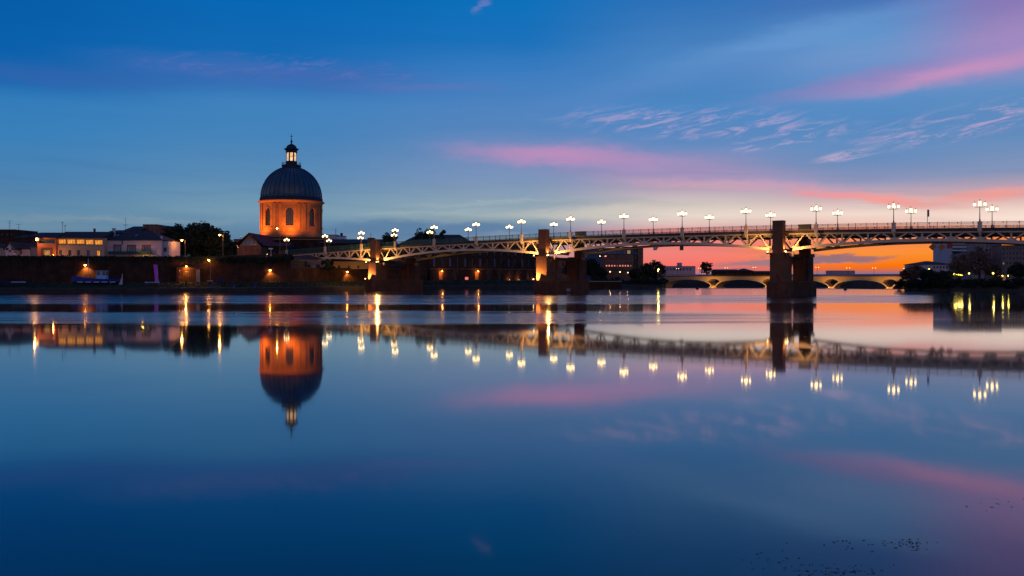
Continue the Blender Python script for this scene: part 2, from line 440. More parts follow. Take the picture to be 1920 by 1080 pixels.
def water_material():
    m = bpy.data.materials.new('river_water'); m.use_nodes = True
    nt = m.node_tree; b = nt.nodes['Principled BSDF']; n = NB(nt)
    t = nt.nodes.new('ShaderNodeTexCoord'); sp = nt.nodes.new('ShaderNodeSeparateXYZ')
    nt.links.new(t.outputs['Object'], sp.inputs[0])
    x, y = sp.outputs[0], sp.outputs[1]
    b.inputs['Base Color'].default_value = (0.002, 0.012, 0.028, 1)
    b.inputs['IOR'].default_value = 1.33
    b.inputs['Coat Weight'].default_value = 0.5; b.inputs['Coat IOR'].default_value = 1.33
    b.inputs['Specular IOR Level'].default_value = 0.5
    # patches of breeze on the far half, still water near
    wav = n.noise(n.vec(n.math('MULTIPLY', x, 0.012), n.math('MULTIPLY', y, 0.05), 0.0), 1.0, 7.0, 0.68)
    yy = n.math('MULTIPLY_ADD', n.math('SUBTRACT', wav, 0.5), 46.0, y)
    k = 300.0
    band = n.ramp(n.math('DIVIDE', yy, k), [(0.0, (0,0,0,1)), (72/k, (0,0,0,1)), (78/k, (0.75,)*3+(1,)), (96/k, (0.9,)*3+(1,)), (101/k, (0.12,)*3+(1,)), (122/k, (0.15,)*3+(1,)),
                                            (130/k, (1,1,1,1)), (176/k, (1,1,1,1)), (186/k, (0.35,)*3+(1,)), (1.0, (0.35,)*3+(1,))])
    side = n.math('MAXIMUM', n.smooth(x, 10.0, 45.0, 1.0, 0.10), n.math('MULTIPLY', n.smooth(y, 122.0, 136.0), n.smooth(n.math('DIVIDE', x, y), 0.46, 0.50, 0.85, 0.06)))              # the breeze dies towards the right bank
    fine = n.noise(n.vec(n.math('MULTIPLY', x, 0.03), n.math('MULTIPLY', y, 0.35), 2.0), 1.0, 4.0, 0.65)
    wind = n.math('MULTIPLY', n.math('MULTIPLY', band, side), n.smooth(fine, 0.3, 0.6, 0.3, 1.0), clamp=True)
    streaks = n.noise(n.vec(n.math('MULTIPLY', x, 0.012), n.math('MULTIPLY', y, 0.2), 5.0), 1.0, 3.0, 0.6)
    far = n.math('MULTIPLY', n.smooth(y, 125.0, 165.0), n.smooth(streaks, 0.5, 0.62, 0.0, 0.3))
    wind = n.math('MAXIMUM', wind, far)
    ro = n.math('MULTIPLY_ADD', wind, 0.24, 0.041)
    nt.links.new(ro, b.inputs['Roughness']); nt.links.new(ro, b.inputs['Coat Roughness'])
    bn = nt.nodes.new('ShaderNodeBump'); bn.inputs['Distance'].default_value = 1.0
    h = n.noise(n.vec(n.math('MULTIPLY', x, 0.5), n.math('MULTIPLY', y, 1.1), 0.0), 1.0, 3.0, 0.55)
    h2 = n.noise(n.vec(n.math('MULTIPLY', x, 0.05), n.math('MULTIPLY', y, 0.10), 4.0), 1.0, 2.0, 0.5)
    hh = n.math('ADD', n.math('MULTIPLY', h, n.math('MULTIPLY_ADD', wind, 0.010, 0.0006)), n.math('MULTIPLY', h2, 0.004))
    nt.links.new(hh, bn.inputs['Height']); bn.inputs['Strength'].default_value = 1.0
    nt.links.new(bn.outputs[0], b.inputs['Normal']); nt.links.new(bn.outputs[0], b.inputs['Coat Normal'])
    return m
M_water = water_material()
wp = MB()
poly = [(-320, -90), (330, -90)] + list(reversed(RSHORE)) + list(reversed(WEIR))[1:] + list(reversed(SHORE))[1:]
wp.add([(x, y, 0.0) for x, y in poly], [tuple(range(len(poly)))])
struct(wp.build('river_water', M_water))

# the ground under everything, out to the horizon
g = MB(); g.add([(-6000, -300, -7.5), (6000, -300, -7.5), (6000, 9000, -7.5), (-6000, 9000, -7.5)], [(0, 1, 2, 3)])
struct(g.build('ground', M_earth))
# lower river below the weir
lw = MB(); lw.add([(20, 262, -5.2), (130, 240, -5.2), (330, 700, -5.2), (330, 2500, -5.2), (60, 2500, -5.2), (60, 700, -5.2)], [(0, 1, 2, 3, 4, 5)])
lo_w = bpy.data.materials.new('lower_river_water'); lo_w.use_nodes = True
pb = lo_w.node_tree.nodes['Principled BSDF']; pb.inputs['Base Color'].default_value = (0.004, 0.01, 0.018, 1); pb.inputs['Roughness'].default_value = 0.18; pb.inputs['IOR'].default_value = 1.33
struct(lw.build('lower_river_water', lo_w))

def offset(line, d):
    """shift a polyline to its left-hand side (inland on the left bank, which runs left to right)"""
    out = []
    for i, p in enumerate(line):
        a = Vector(line[max(i - 1, 0)]); b = Vector(line[min(i + 1, len(line) - 1)])
        t = (b - a).normalized(); out.append((p[0] - t.y * d, p[1] + t.x * d))
    return out
def strip(mb, la, za, lb, zb):
    n = len(la)
    mb.add([(p[0], p[1], za) for p in la] + [(p[0], p[1], zb) for p in lb], [(i, i + 1, n + i + 1, n + i) for i in range(n - 1)])
S1 = offset(SHORE, 0.0); S2 = offset(SHORE, 0.15); S3 = offset(SHORE, 2.4); S4 = offset(SHORE, 3.0); S5 = offset(SHORE, 9.5); S6 = offset(SHORE, 13.5)
mb = MB(); strip(mb, S1, -2.0, S2, 0.95); strip(mb, S2, 0.95, S3, 1.05)
struct(mb.build('quay_ledge', M_bank))
mb = MB(); strip(mb, S3, 1.05, S4, 1.15); strip(mb, S4, 1.15, S5, 2.35); strip(mb, S5, 2.35, S6, 2.45)
struct(mb.build('grass_bank', M_grass))
# upper terrace, its lower step and the low bank on the far side
mb = MB()
UP = [p for p in S6 if p[0] < -58]
UPX = UP + [(-58.5, 238.5), (-60, 262), (-40, 300), (-30, 900), (-1500, 900), (-1500, 180)]
mb.prism(UPX, 2.0, 8.3)
struct(mb.build('upper_terrace', M_earth))
LOWP = [(-62, 236.0)] + [p for p in S6 if -62 < p[0] < 45] + [(53, 300), (110, 640), (112, 700), (112, 2500), (-1500, 2500), (-1500, 890), (-45, 880)]
mb = MB(); mb.prism(LOWP, -7.0, 2.38)
struct(mb.build('lower_terrace', M_earth))
# tufts of grass standing along the bank
mb = MB()
rng = random.Random(3)
for i in range(5200):
    k = rng.randrange(1, len(S4) - 2); u = rng.random(); v = rng.random()
    ax = S4[k][0] * (1 - u) + S4[k + 1][0] * u; ay = S4[k][1] * (1 - u) + S4[k + 1][1] * u
    bx = S5[k][0] * (1 - u) + S5[k + 1][0] * u; by = S5[k][1] * (1 - u) + S5[k + 1][1] * u
    x, y, z = ax * (1 - v) + bx * v, ay * (1 - v) + by * v, 1.15 + 1.2 * v
    h = rng.uniform(0.15, 0.5); w = rng.uniform(0.08, 0.22); a = rng.uniform(0, 3.14)
    mb.add([(x - w * math.cos(a), y - w * math.sin(a), z - 0.03), (x + w * math.cos(a), y + w * math.sin(a), z - 0.03), (x + rng.uniform(-.2, .2), y + rng.uniform(-.2, .2), z + h)], [(0, 1, 2)])
go = mb.build('grass', M_grass); go['kind'] = 'stuff'
tag(go, 'rough grass growing along the far river bank', 'grass')
# right bank
mb = MB()
rb2 = [(x + 3.5, y + 3) for x, y in reversed(RSHORE)]
n_ = len(RSHORE)
mb.add([(x, y, -2.0) for x, y in reversed(RSHORE)] + [(x, y, 2.6) for x, y in rb2], [(i, i + 1, n_ + i + 1, n_ + i) for i in range(n_ - 1)])
mb.prism(rb2 + [(123, 270), (249, 548), (262, 700), (262, 2500), (2500, 2500), (2500, 180)], -7.0, 2.62)
struct(mb.build('right_bank', M_earth))
# weir
mb = MB()
wl = WEIR; wr = [(x + 0.8, y + 2.2) for x, y in WEIR]; wd = [(x + 3, y + 9) for x, y in WEIR]
strip(mb, wl, -0.4, [(x + .2, y + .6) for x, y in wl], 0.10); strip(mb, [(x + .2, y + .6) for x, y in wl], 0.10, wr, 0.10); strip(mb, wr, 0.10, wd, -5.4)
o = mb.build('weir', M_stone); tag(o, 'long low stone weir closing the pool before the distant arched bridge', 'weir')
mb = MB(); mb.prism([(112.2, 690), (261.8, 690), (261.8, 2500), (112.2, 2500)], -7.0, 1.6)
struct(mb.build('far_bank', mat('far_bank_woods', (0.035, 0.045, 0.05), 0.95, 0.5, 0.05)))
# far hills
def ridge_strip(name, x0, x1, d, ytop, amp, m, seed):
    rr = random.Random(seed); mb = MB(); n = 60
    ph = [rr.uniform(0, 6.28) for _ in range(5)]
    top = []
    for i in range(n + 1):
        x = x0 + (x1 - x0) * i / n
        h = PZ(ytop, d) + amp * sum(math.sin((i / n) * (5 + 4.3 * k) * 2 + ph[k]) / (k + 1.5) for k in range(5))
        top.append((x, h))
    vs = [(x, d, -8.0) for x, h in top] + [(x, d + 60, h) for x, h in top] + [(x, d + 260, h * 0.9) for x, h in top]
    m_ = n + 1
    fs = [(i, i + 1, m_ + i + 1, m_ + i) for i in range(n)] + [(m_ + i, m_ + i + 1, 2 * m_ + i + 1, 2 * m_ + i) for i in range(n)]
    mb.add(vs, fs)
    return struct(mb.build(name, m))
M_farhill = mat('hazy_distant_woods', (0.26, 0.22, 0.27), 0.95, 0.3, 0.004)  # woods lightened to mauve, distance haze put into the colour
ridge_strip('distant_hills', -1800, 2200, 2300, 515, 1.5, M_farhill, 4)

# ------------------------------------------------------------------ the steel truss bridge
D0 = 150.0
P0 = Vector((D0 * 878.0 / F, D0, 0.0))
STEP = Vector((-D0 * 121.46 / F, D0 * 0.0554, 0.0))
SL = STEP.length
AX = -STEP.normalized()                 # local +x runs towards the right end
BRZ = math.atan2(AX.y, AX.x)
WID = 13.2
def ztop(i): return 12.45 - 0.0335 * (i - 4.7) ** 2       # top chord level along the cambered deck
def bdepth(i):                                            # truss depth: deep at the piers, shallow at mid-span
    u = ((i - 0.5) % 4.0 - 0.0)                           # 0 at mid-span of spans centred on i = .5, 4.5, 8.5, 12.5
    u = min(u, 4.0 - u) / 2.0
    return 1.45 + 1.85 * u * u
IL, IR = 13.2, -3.3
PIERS = [10.5, 6.5, 2.5, -1.5]
bridge = thing('truss_bridge', 'long cream steel truss bridge with haunched spans on brick piers', 'bridge', P0, BRZ)
def bx(i): return -SL * i
# deck in one piece per span bay, so that the camber is smooth
N = 60
ii = [IR + (IL + 0.4 - IR) * k / N for k in range(N + 1)]
def sweep(name, prof, m, i0=IR, i1=IL + 0.4, n=60, zf=ztop):
    """profile (y, z above the top chord) swept along the bridge"""
    vs, fs = [], []; p = len(prof)
    for k in range(n + 1):
        i = i0 + (i1 - i0) * k / n
        vs += [(bx(i), y, zf(i) + z) for y, z in prof]
    for k in range(n):
        for j in range(p):
            fs.append((k * p + j, k * p + (j + 1) % p, (k + 1) * p + (j + 1) % p, (k + 1) * p + j))
    fs.append(tuple(range(p))); fs.append(tuple(n * p + j for j in range(p - 1, -1, -1)))
    mb = MB(); mb.add(vs, fs)
    return mb.build(name, m, bridge)
sweep('deck_slab', [(-0.15, 0.08), (WID + 0.15, 0.08), (WID + 0.15, 0.46), (-0.15, 0.46)], M_deck)
sweep('roadway', [(2.6, 0.462), (WID - 2.6, 0.462), (WID - 2.6, 0.50), (2.6, 0.50)], M_asphalt)
for y0, y1 in ((-0.32, 2.5), (WID - 2.5, WID + 0.32)):
    sweep('footway', [(y0, 0.464), (y1, 0.464), (y1, 0.62), (y0, 0.62)], M_deck)
for y0 in (1.6, 4.9, 8.3, 11.6):
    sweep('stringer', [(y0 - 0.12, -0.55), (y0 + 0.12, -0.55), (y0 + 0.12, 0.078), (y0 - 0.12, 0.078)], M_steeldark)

def node_list(a, b):
    out = []; k = math.ceil(a * 3 - 1e-6)
    while k / 3.0 <= b + 1e-6: out.append(k / 3.0); k += 1
    return out
SPANS = [(IR + 0.05, -1.5 - 1/6), (-1.5 + 1/6, 2.5 - 1/6), (2.5 + 1/6, 6.5 - 1/6), (6.5 + 1/6, 10.5 - 1/6), (10.5 + 1/6, 13.0)]
member_mesh = {}
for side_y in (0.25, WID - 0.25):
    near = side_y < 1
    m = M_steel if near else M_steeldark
    th = 0.30
    for a, b in SPANS:
        nodes = node_list(a, b)
        n = 26
        # chords
        vs, fs = [], []
        for k in range(n + 1):
            i = nodes[0] + (nodes[-1] - nodes[0]) * k / n
            zb = ztop(i) - bdepth(i)
            vs += [(bx(i), side_y - 0.28, zb - 0.27), (bx(i), side_y + 0.28, zb - 0.27), (bx(i), side_y + 0.28, zb + 0.27), (bx(i), side_y - 0.28, zb + 0.27)]
        for k in range(n):
            for j in range(4): fs.append((k * 4 + j, k * 4 + (j + 1) % 4, k * 4 + 4 + (j + 1) % 4, k * 4 + 4 + j))
        fs += [(0, 1, 2, 3), (n * 4 + 3, n * 4 + 2, n * 4 + 1, n * 4)]
        MB().add(vs, fs).build('bottom_chord', m, bridge)
        vs, fs = [], []
        i0, i1 = nodes[0] - 0.06, nodes[-1] + 0.06
        for k in range(n + 1):
            i = i0 + (i1 - i0) * k / n; z = ztop(i)
            vs += [(bx(i), side_y - 0.26, z - 0.2), (bx(i), side_y + 0.2, z - 0.2), (bx(i), side_y + 0.2, z + 0.077), (bx(i), side_y - 0.26, z + 0.077)]
        for k in range(n):
            for j in range(4): fs.append((k * 4 + j, k * 4 + (j + 1) % 4, k * 4 + 4 + (j + 1) % 4, k * 4 + 4 + j))
        fs += [(0, 1, 2, 3), (n * 4 + 3, n * 4 + 2, n * 4 + 1, n * 4)]
        MB().add(vs, fs).build('top_chord', m, bridge)
        for q, i in enumerate(nodes):
            zb, zt = ztop(i) - bdepth(i), ztop(i)
            if 0 < q < len(nodes) - 1:
                MB().box(bx(i) - 0.14, bx(i) + 0.14, side_y - 0.13, side_y + 0.13, zb + 0.26, zt - 0.19).build('vertical', m, bridge)
            if q + 1 < len(nodes):
                j = nodes[q + 1]; mid = (i + j) / 2; zj = ztop(j) - bdepth(j); zm = ztop(mid) - 0.16
                MB().beam((bx(i) - 0.16, side_y, zb + 0.2), (bx(mid) + 0.22, side_y, zm), 0.24, 0.27).build('diagonal', m, bridge)
                MB().beam((bx(j) + 0.16, side_y, zj + 0.2), (bx(mid) - 0.22, side_y, zm), 0.24, 0.27).build('diagonal', m, bridge)
            # short raking bars towards the pier
            if q == 0 and a > IR + 0.1: e = i - 0.13
            elif q == len(nodes) - 1 and b < 12.9: e = i + 0.13
            else: e = None
            if e is not None:
                MB().beam((bx(i), side_y, zb + 0.2), (bx(e), side_y, ztop(e) - 0.16), 0.22, 0.25).build('diagonal', m, bridge)
            # gusset at the joint
            MB().box(bx(i) - 0.42, bx(i) + 0.42, side_y - 0.15, side_y + 0.15, zb + 0.2, zb + 0.62).build('gusset', m, bridge)
for a, b in SPANS:
    for q, i in enumerate(node_list(a, b)):
        z = ztop(i)
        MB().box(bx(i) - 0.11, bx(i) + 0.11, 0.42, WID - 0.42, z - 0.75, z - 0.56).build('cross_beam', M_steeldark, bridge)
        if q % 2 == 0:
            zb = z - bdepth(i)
            MB().box(bx(i) - 0.13, bx(i) + 0.13, 0.55, WID - 0.55, zb - 0.12, zb + 0.14).build('cross_beam', M_steeldark, bridge)

# railings: one panel per half lamp bay, made of bars
def railing(y, i0, i1):
    mb = MB(); L = (i1 - i0) * SL; nb = int(round(L / 0.16))
    def zz(u): return ztop(i0 + (i1 - i0) * u) + 0.62
    for z, w, h in ((1.02, 0.07, 0.06), (0.78, 0.03, 0.03), (0.12, 0.04, 0.04)):
        for k in range(4):
            u0, u1 = k / 4, (k + 1) / 4
            mb.beam((bx(i0 + (i1 - i0) * u0), y, zz(u0) + z), (bx(i0 + (i1 - i0) * u1), y, zz(u1) + z), w, h)
    for k in range(nb):
        u = (k + 0.5) / nb; x = bx(i0 + (i1 - i0) * u); z = zz(u)
        if k % 12 == 6:
            mb.box(x - 0.045, x + 0.045, y - 0.045, y + 0.045, z, z + 1.12)
        else:
            w = 0.02
            mb.add([(x - w, y, z + 0.1), (x + w, y - w, z + 0.1), (x + w, y + w, z + 0.1), (x - w, y, z + 1.0), (x + w, y - w, z + 1.0), (x + w, y + w, z + 1.0)], [(0, 1, 4, 3), (1, 2, 5, 4), (2, 0, 3, 5)])
    # round ornaments between the upper rails
    for k in range(int(L / 1.9)):
        u = (k + 0.5) / int(L / 1.9); x = bx(i0 + (i1 - i0) * u); z = zz(u) + 0.9
        mb.add([(x - 0.09, y, z), (x, y - 0.05, z), (x + 0.09, y, z), (x, y + 0.05, z), (x, y, z + 0.11), (x, y, z - 0.11)], [(0,1,4),(1,2,4),(2,3,4),(3,0,4),(1,0,5),(2,1,5),(3,2,5),(0,3,5)])
    mb.build('railing_panel', M_green, bridge)
i = IR
while i < IL + 0.3:
    j = min(math.floor(i * 2 + 1 + 1e-6) / 2, IL + 0.4)
    railing(-0.24, i, j); railing(WID + 0.24, i, j); i = j

# piers
def cyl_pier(ip, lit_front):
    x = bx(ip)
    def zrel(z): return z
    zt = ztop(ip); zs = zt - 3.95; zb = 2.75
    # base with canted ends
    hw = 1.95
    base = [(x - hw, -2.6), (x - hw + 0.7, -3.5), (x + hw - 0.7, -3.5), (x + hw, -2.6), (x + hw, WID + 2.6), (x + hw - 0.7, WID + 3.5), (x - hw + 0.7, WID + 3.5), (x - hw, WID + 2.6)]
    p = MB().prism(base, -3.0, zb).build('pier_base', M_pier, bridge)
    cop = [(px + (0.06 if px > x else -0.06), py + (0.06 if py > 6 else -0.06)) for px, py in base]
    MB().prism(cop, zb, zb + 0.16).build('coping', M_pierstone, p)
    # shaft, near and far, each with a leaning inner leg under the bearing
    for s in (0, 1):
        def Y(v): return v if s == 0 else WID - v
        y0, y1 = sorted((Y(-2.2), Y(1.5)))
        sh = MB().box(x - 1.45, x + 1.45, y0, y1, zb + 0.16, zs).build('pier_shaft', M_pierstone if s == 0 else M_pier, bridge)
        y0, y1 = sorted((Y(-2.3), Y(1.6)))
        MB().box(x - 1.55, x + 1.55, y0, y1, zs, zs + 0.2).build('shaft_cap', M_pierstone, sh)
        leg = [(Y(1.5), zb + 0.16), (Y(2.7), zb + 0.16), (Y(2.7), zb + 2.6), (Y(3.6), zs), (Y(1.5), zs)]
        MB().xprism(leg, x - 1.2, x + 1.2).build('inner_leg', M_pier, sh)
        # bearing blocks
        for sx in (-1.9, 1.9):
            MB().box(x + sx - 0.5, x + sx + 0.5, Y(0.25) - 0.3, Y(0.25) + 0.3, zs - 0.5, zs + 0.21).build('bearing', M_steeldark, sh)
        # pylon rising past the deck
        y0, y1 = sorted((Y(-1.98), Y(-0.36)))
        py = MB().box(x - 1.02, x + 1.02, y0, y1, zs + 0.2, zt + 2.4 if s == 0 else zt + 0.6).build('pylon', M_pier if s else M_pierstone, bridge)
        if s == 0:
            MB().box(x - 1.08, x + 1.08, y0 - 0.06, y1 + 0.06, zt + 2.4, zt + 2.52).build('coping', M_pierstone, py)
    MB().box(x - 0.9, x + 0.9, 1.5, WID - 1.5, zs - 0.75, zs - 0.05).build('pier_cross_beam', M_deck, bridge)
    # pyramid-topped cutwater in front of the near shaft
    cw = [(x - 1.0, -2.22), (x - 0.2, -3.3), (x + 0.2, -3.3), (x + 1.0, -2.22)]
    mb = MB(); mb.add([(a, b, zb + 0.16) for a, b in cw] + [(x, -2.25, zb + 1.75)], [(0, 1, 4), (1, 2, 4), (2, 3, 4), (3, 0, 4), (3, 2, 1, 0)])
    mb.build('cutwater_cap', M_pier, bridge)
for ip in PIERS: cyl_pier(ip, True)
# left abutment with its end pillar
xa = bx(13.35)
ab = MB().box(xa - 4.5, xa - 0.6, 0.6, WID + 0.8, 1.0, ztop(13.35) - 0.6).build('abutment', M_pier, bridge)
MB().box(xa - 0.55, xa + 0.55, -0.85, 0.5, 2.0, ztop(13.35) + 1.2).build('end_pillar', M_pierstone, bridge)
MB().box(bx(IR) + 0.2, bx(IR) + 5, -0.6, WID + 0.6, -3.0, ztop(IR) + 0.3).build('abutment', M_pier, bridge)

# ------------------------------------------------------------------ lamps on the bridge
def make_lamp(near):
    """a post carrying one raised and four lower globes"""
    t = bpy.data.objects.new('bridge_lamp', None); C.objects.link(t); t.empty_display_size = 0.3
    if near:
        mb = MB(); mb.box(-0.33, 0.33, -0.72, -0.28, -0.62, 0.92)
        mb.add([(-0.33, -0.72, -0.62), (0.33, -0.72, -0.62), (0.33, -0.28, -0.62), (-0.33, -0.28, -0.62), (-0.12, -0.4, -1.35), (0.12, -0.4, -1.35), (0.12, -0.28, -1.35), (-0.12, -0.28, -1.35)],
               [(0,1,5,4),(1,2,6,5),(2,3,7,6),(3,0,4,7),(7,6,5,4)])
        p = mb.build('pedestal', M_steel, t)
        MB().box(-0.38, 0.38, -0.77, -0.25, 0.92, 1.06).build('pedestal_cap', M_steel, p)
        y, zb = -0.5, 1.06
    else:
        mb = MB(); mb.prism([(-0.45, -0.1), (0.45, -0.1), (0.45, 0.35), (-0.45, 0.35)], 0.0, 0.55)
        mb.lathe([(0.3, 0.55), (0.16, 0.9)], 8, 0, 0.12)
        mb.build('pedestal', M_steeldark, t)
        y, zb = 0.12, 0.85
    prof = [(0.16, zb), (0.13, zb + 0.25), (0.085, zb + 0.45), (0.065, zb + 1.6), (0.055, 3.55), (0.12, 3.62), (0.07, 3.7)]
    MB().lathe(prof, 8, 0, y).build('post', M_ironlit, t, smooth=True)
    # ring of curled arms
    for k in range(4):
        a = k * math.pi / 2 + R(8)
        c, s = math.cos(a), math.sin(a)
        MB().tube([(0, y, 3.62), (c * 0.3, y + s * 0.3, 3.5), (c * 0.7, y + s * 0.7, 3.56), (c * 0.8, y + s * 0.8, 3.76)], [0.05, 0.045, 0.04, 0.06], 5).build('arm', M_ironlit, t)
    for k in range(5):
        if k < 4:
            a = k * math.pi / 2 + R(8); gx, gy, gz = 0.8 * math.cos(a), y + 0.8 * math.sin(a), 4.0
        else:
            gx, gy, gz = 0.0, y, 4.34
        gl = link('globe', GLOBE, t, (gx, gy, gz))
        cp = link('cap', GCAP, gl, (0, 0, 0))
    MB().lathe([(0.05, 3.7), (0.04, 4.05), (0.07, 4.08)], 6, 0, y).build('stem', M_ironlit, t)
    return t
gm = MB(); gm.lathe([(0.09, -0.23), (0.16, -0.17), (0.205, -0.02), (0.19, 0.12), (0.13, 0.24)], 10)
GLOBE = gm.mesh('globe', True); GLOBE.materials.append(M_globe)
cm_ = MB(); cm_.lathe([(0.2, 0.24), (0.13, 0.32), (0.06, 0.4), (0.03, 0.58), (0.005, 0.66)], 8)
GCAP = cm_.mesh('cap'); GCAP.materials.append(M_ironlit)
ORD = ['first', 'second', 'third', 'fourth', 'fifth', 'sixth', 'seventh', 'eighth', 'ninth', 'tenth', 'eleventh', 'twelfth', 'thirteenth', 'fourteenth']
nearI = [0, 1, 2, 3, 4, 5, 6, 7, 8, 9, 10, 10.93, 12, 13.22]
farI = list(range(14))
for near, lst in ((True, nearI), (False, farI)):
    proto = None
    for q, i in enumerate(lst):
        if proto is None: o = proto = make_lamp(near)
        else: o = copy_tree(proto)
        loc = P0 + STEP * i + Vector((AX.y * -1, AX.x, 0)).normalized() * (0.0 if near else WID)
        o.location = (loc.x, loc.y, ztop(i) + 0.62); o.rotation_euler = (0, 0, BRZ)
        where = 'on a tall pedestal of the near parapet' if near else 'on the far parapet, shorter looking'
        tag(o, f'lit five-globe lamp {where}, {ORD[q]} from the right', 'street lamp', 'globe lamps on the near parapet' if near else 'globe lamps on the far parapet')

def on_bridge(i, q, z): 
    p = P0 + STEP * i + Vector((-AX.y, AX.x, 0)) * q
    return Vector((p.x, p.y, z))
# floodlights on the piers
GOLD = (1.0, 0.50, 0.14)
def floodlight(label, loc, aim, watts, col=WARM, r=0.1, spot=R(100), bulb=M_warm):
    t = thing('floodlight', label, 'floodlight', loc, 0.0, 'floodlights on the bridge piers')
    MB().box(-0.14, 0.14, -0.14, 0.14, -0.16, -0.04).build('bracket', M_black, t)
    MB().ball((0, 0, 0.12), 0.13, 8, 5).build('lens', bulb, t)
    d = (Vector(aim) - Vector(loc)).normalized()
    lamp_light(t, d * 0.3 + Vector((0, 0, 0.12)), watts, col, 0.08, 'SPOT', d * 5 + Vector((0, 0, 0.12)), spot, 0.7)
    return t
names = {10.5: 'leftmost pier', 6.5: 'middle pier', 2.5: 'right pier'}
for ip in (10.5, 6.5, 2.5):
    zs = ztop(ip) - 3.95 + 0.36
    k = 1.0 if ip > 3 else 0.7
    floodlight(f'bright lamp on the {names[ip]}, left shoulder of its shaft', on_bridge(ip + 0.118, -2.9, zs - 0.1), on_bridge(ip + 0.8, -0.3, ztop(ip) - 2.6), 2600 * k, col=GOLD, spot=R(172))
    MB().box(*([bx(ip + 0.118) - 0.25, bx(ip + 0.118) + 0.6]), -3.1, -2.0, zs - 0.4, zs - 0.26).build('lamp_bracket', M_deck, bridge)
    floodlight(f'bright lamp on the {names[ip]}, beside the pylon foot', on_bridge(ip - 0.092, -1.2, zs), on_bridge(ip - 0.05, -1.1, ztop(ip) + 2.5), 700 * k, col=GOLD)
    floodlight(f'bright lamp on the {names[ip]}, right edge of its shaft', on_bridge(ip - 0.125, -2.3, zs - 0.1), on_bridge(ip - 0.8, -0.3, ztop(ip) - 1.9), 2600 * k, col=GOLD, spot=R(172))
    MB().box(*([bx(ip - 0.125) - 0.6, bx(ip - 0.125) + 0.25]), -2.5, -1.7, zs - 0.4, zs - 0.26).build('lamp_bracket', M_deck, bridge)
for ip, w in ((10.5, 700), (6.5, 800)):
    floodlight(f'lamp low on the base of the {names[ip]}, washing its front', on_bridge(ip + 0.1, -3.42, 3.1), on_bridge(ip, -2.0, 4.8), w * 3.2, col=GOLD, spot=R(170))

# ------------------------------------------------------------------ the domed chapel
DD = 332.0
def dz_(y): return PZ(y, DD)
pxm = DD / F
DR = 56.5 * pxm                                   # drum radius
dome = thing('domed_church', 'round brick church drum lit orange under a ribbed slate dome with lantern', 'church', (PX(546.5, DD), DD, 8.3))
Z = lambda y: dz_(y) - 8.3
face = math.atan2(-DD, -PX(546.5, DD))            # direction from the dome towards the viewer
WIN0 = face + R(-3.5) * 1.0
NW = 8
z0, z1 = Z(438), Z(383)
zsill, zspring = Z(425.5), Z(399.5)
hw = R(6.8)                                # half window angle
rad_arch = DR * math.sin(hw)
mb = MB()
cols = []
for k in range(NW):
    c = WIN0 + k * 2 * math.pi / NW
    cols.append(('wall', c - math.pi / NW, c - hw, 6)); cols.append(('win', c - hw, c + hw, 10)); cols.append(('wall', c + hw, c + math.pi / NW, 6))
def P(a, r, z): return (r * math.cos(a), r * math.sin(a), z)
RI = DR - 0.75
for kind, a, b, n in cols:
    cc = (a + b) / 2
    for j in range(n):
        t0, t1 = a + (b - a) * j / n, a + (b - a) * (j + 1) / n
        if kind == 'wall':
            mb.add([P(t0, DR, z0), P(t1, DR, z0), P(t1, DR, z1), P(t0, DR, z1)], [(0, 1, 2, 3)])
            if j == 0: mb.add([P(a, DR, zsill), P(a, DR, zspring), P(a, RI, zspring), P(a, RI, zsill)], [(0, 1, 2, 3)])
            if j == n - 1: mb.add([P(b, DR, zsill), P(b, DR, zspring), P(b, RI, zspring), P(b, RI, zsill)], [(0, 1, 2, 3)])
        else:
            h0 = zspring + rad_arch * math.sqrt(max(0, 1 - ((t0 - cc) / hw) ** 2)); h1 = zspring + rad_arch * math.sqrt(max(0, 1 - ((t1 - cc) / hw) ** 2))
            mb.add([P(t0, DR, z0), P(t1, DR, z0), P(t1, DR, zsill), P(t0, DR, zsill)], [(0, 1, 2, 3)])
            mb.add([P(t0, DR, h0), P(t1, DR, h1), P(t1, DR, z1), P(t0, DR, z1)], [(0, 1, 2, 3)])
            mb.add([P(t0, DR, h0), P(t1, DR, h1), P(t1, RI, h1), P(t0, RI, h0)], [(0, 1, 2, 3)])
            mb.add([P(t0, DR, zsill), P(t1, DR, zsill), P(t1, RI, zsill), P(t0, RI, zsill)], [(0, 1, 2, 3)])
wall = mb.build('drum_wall', M_drum, dome)
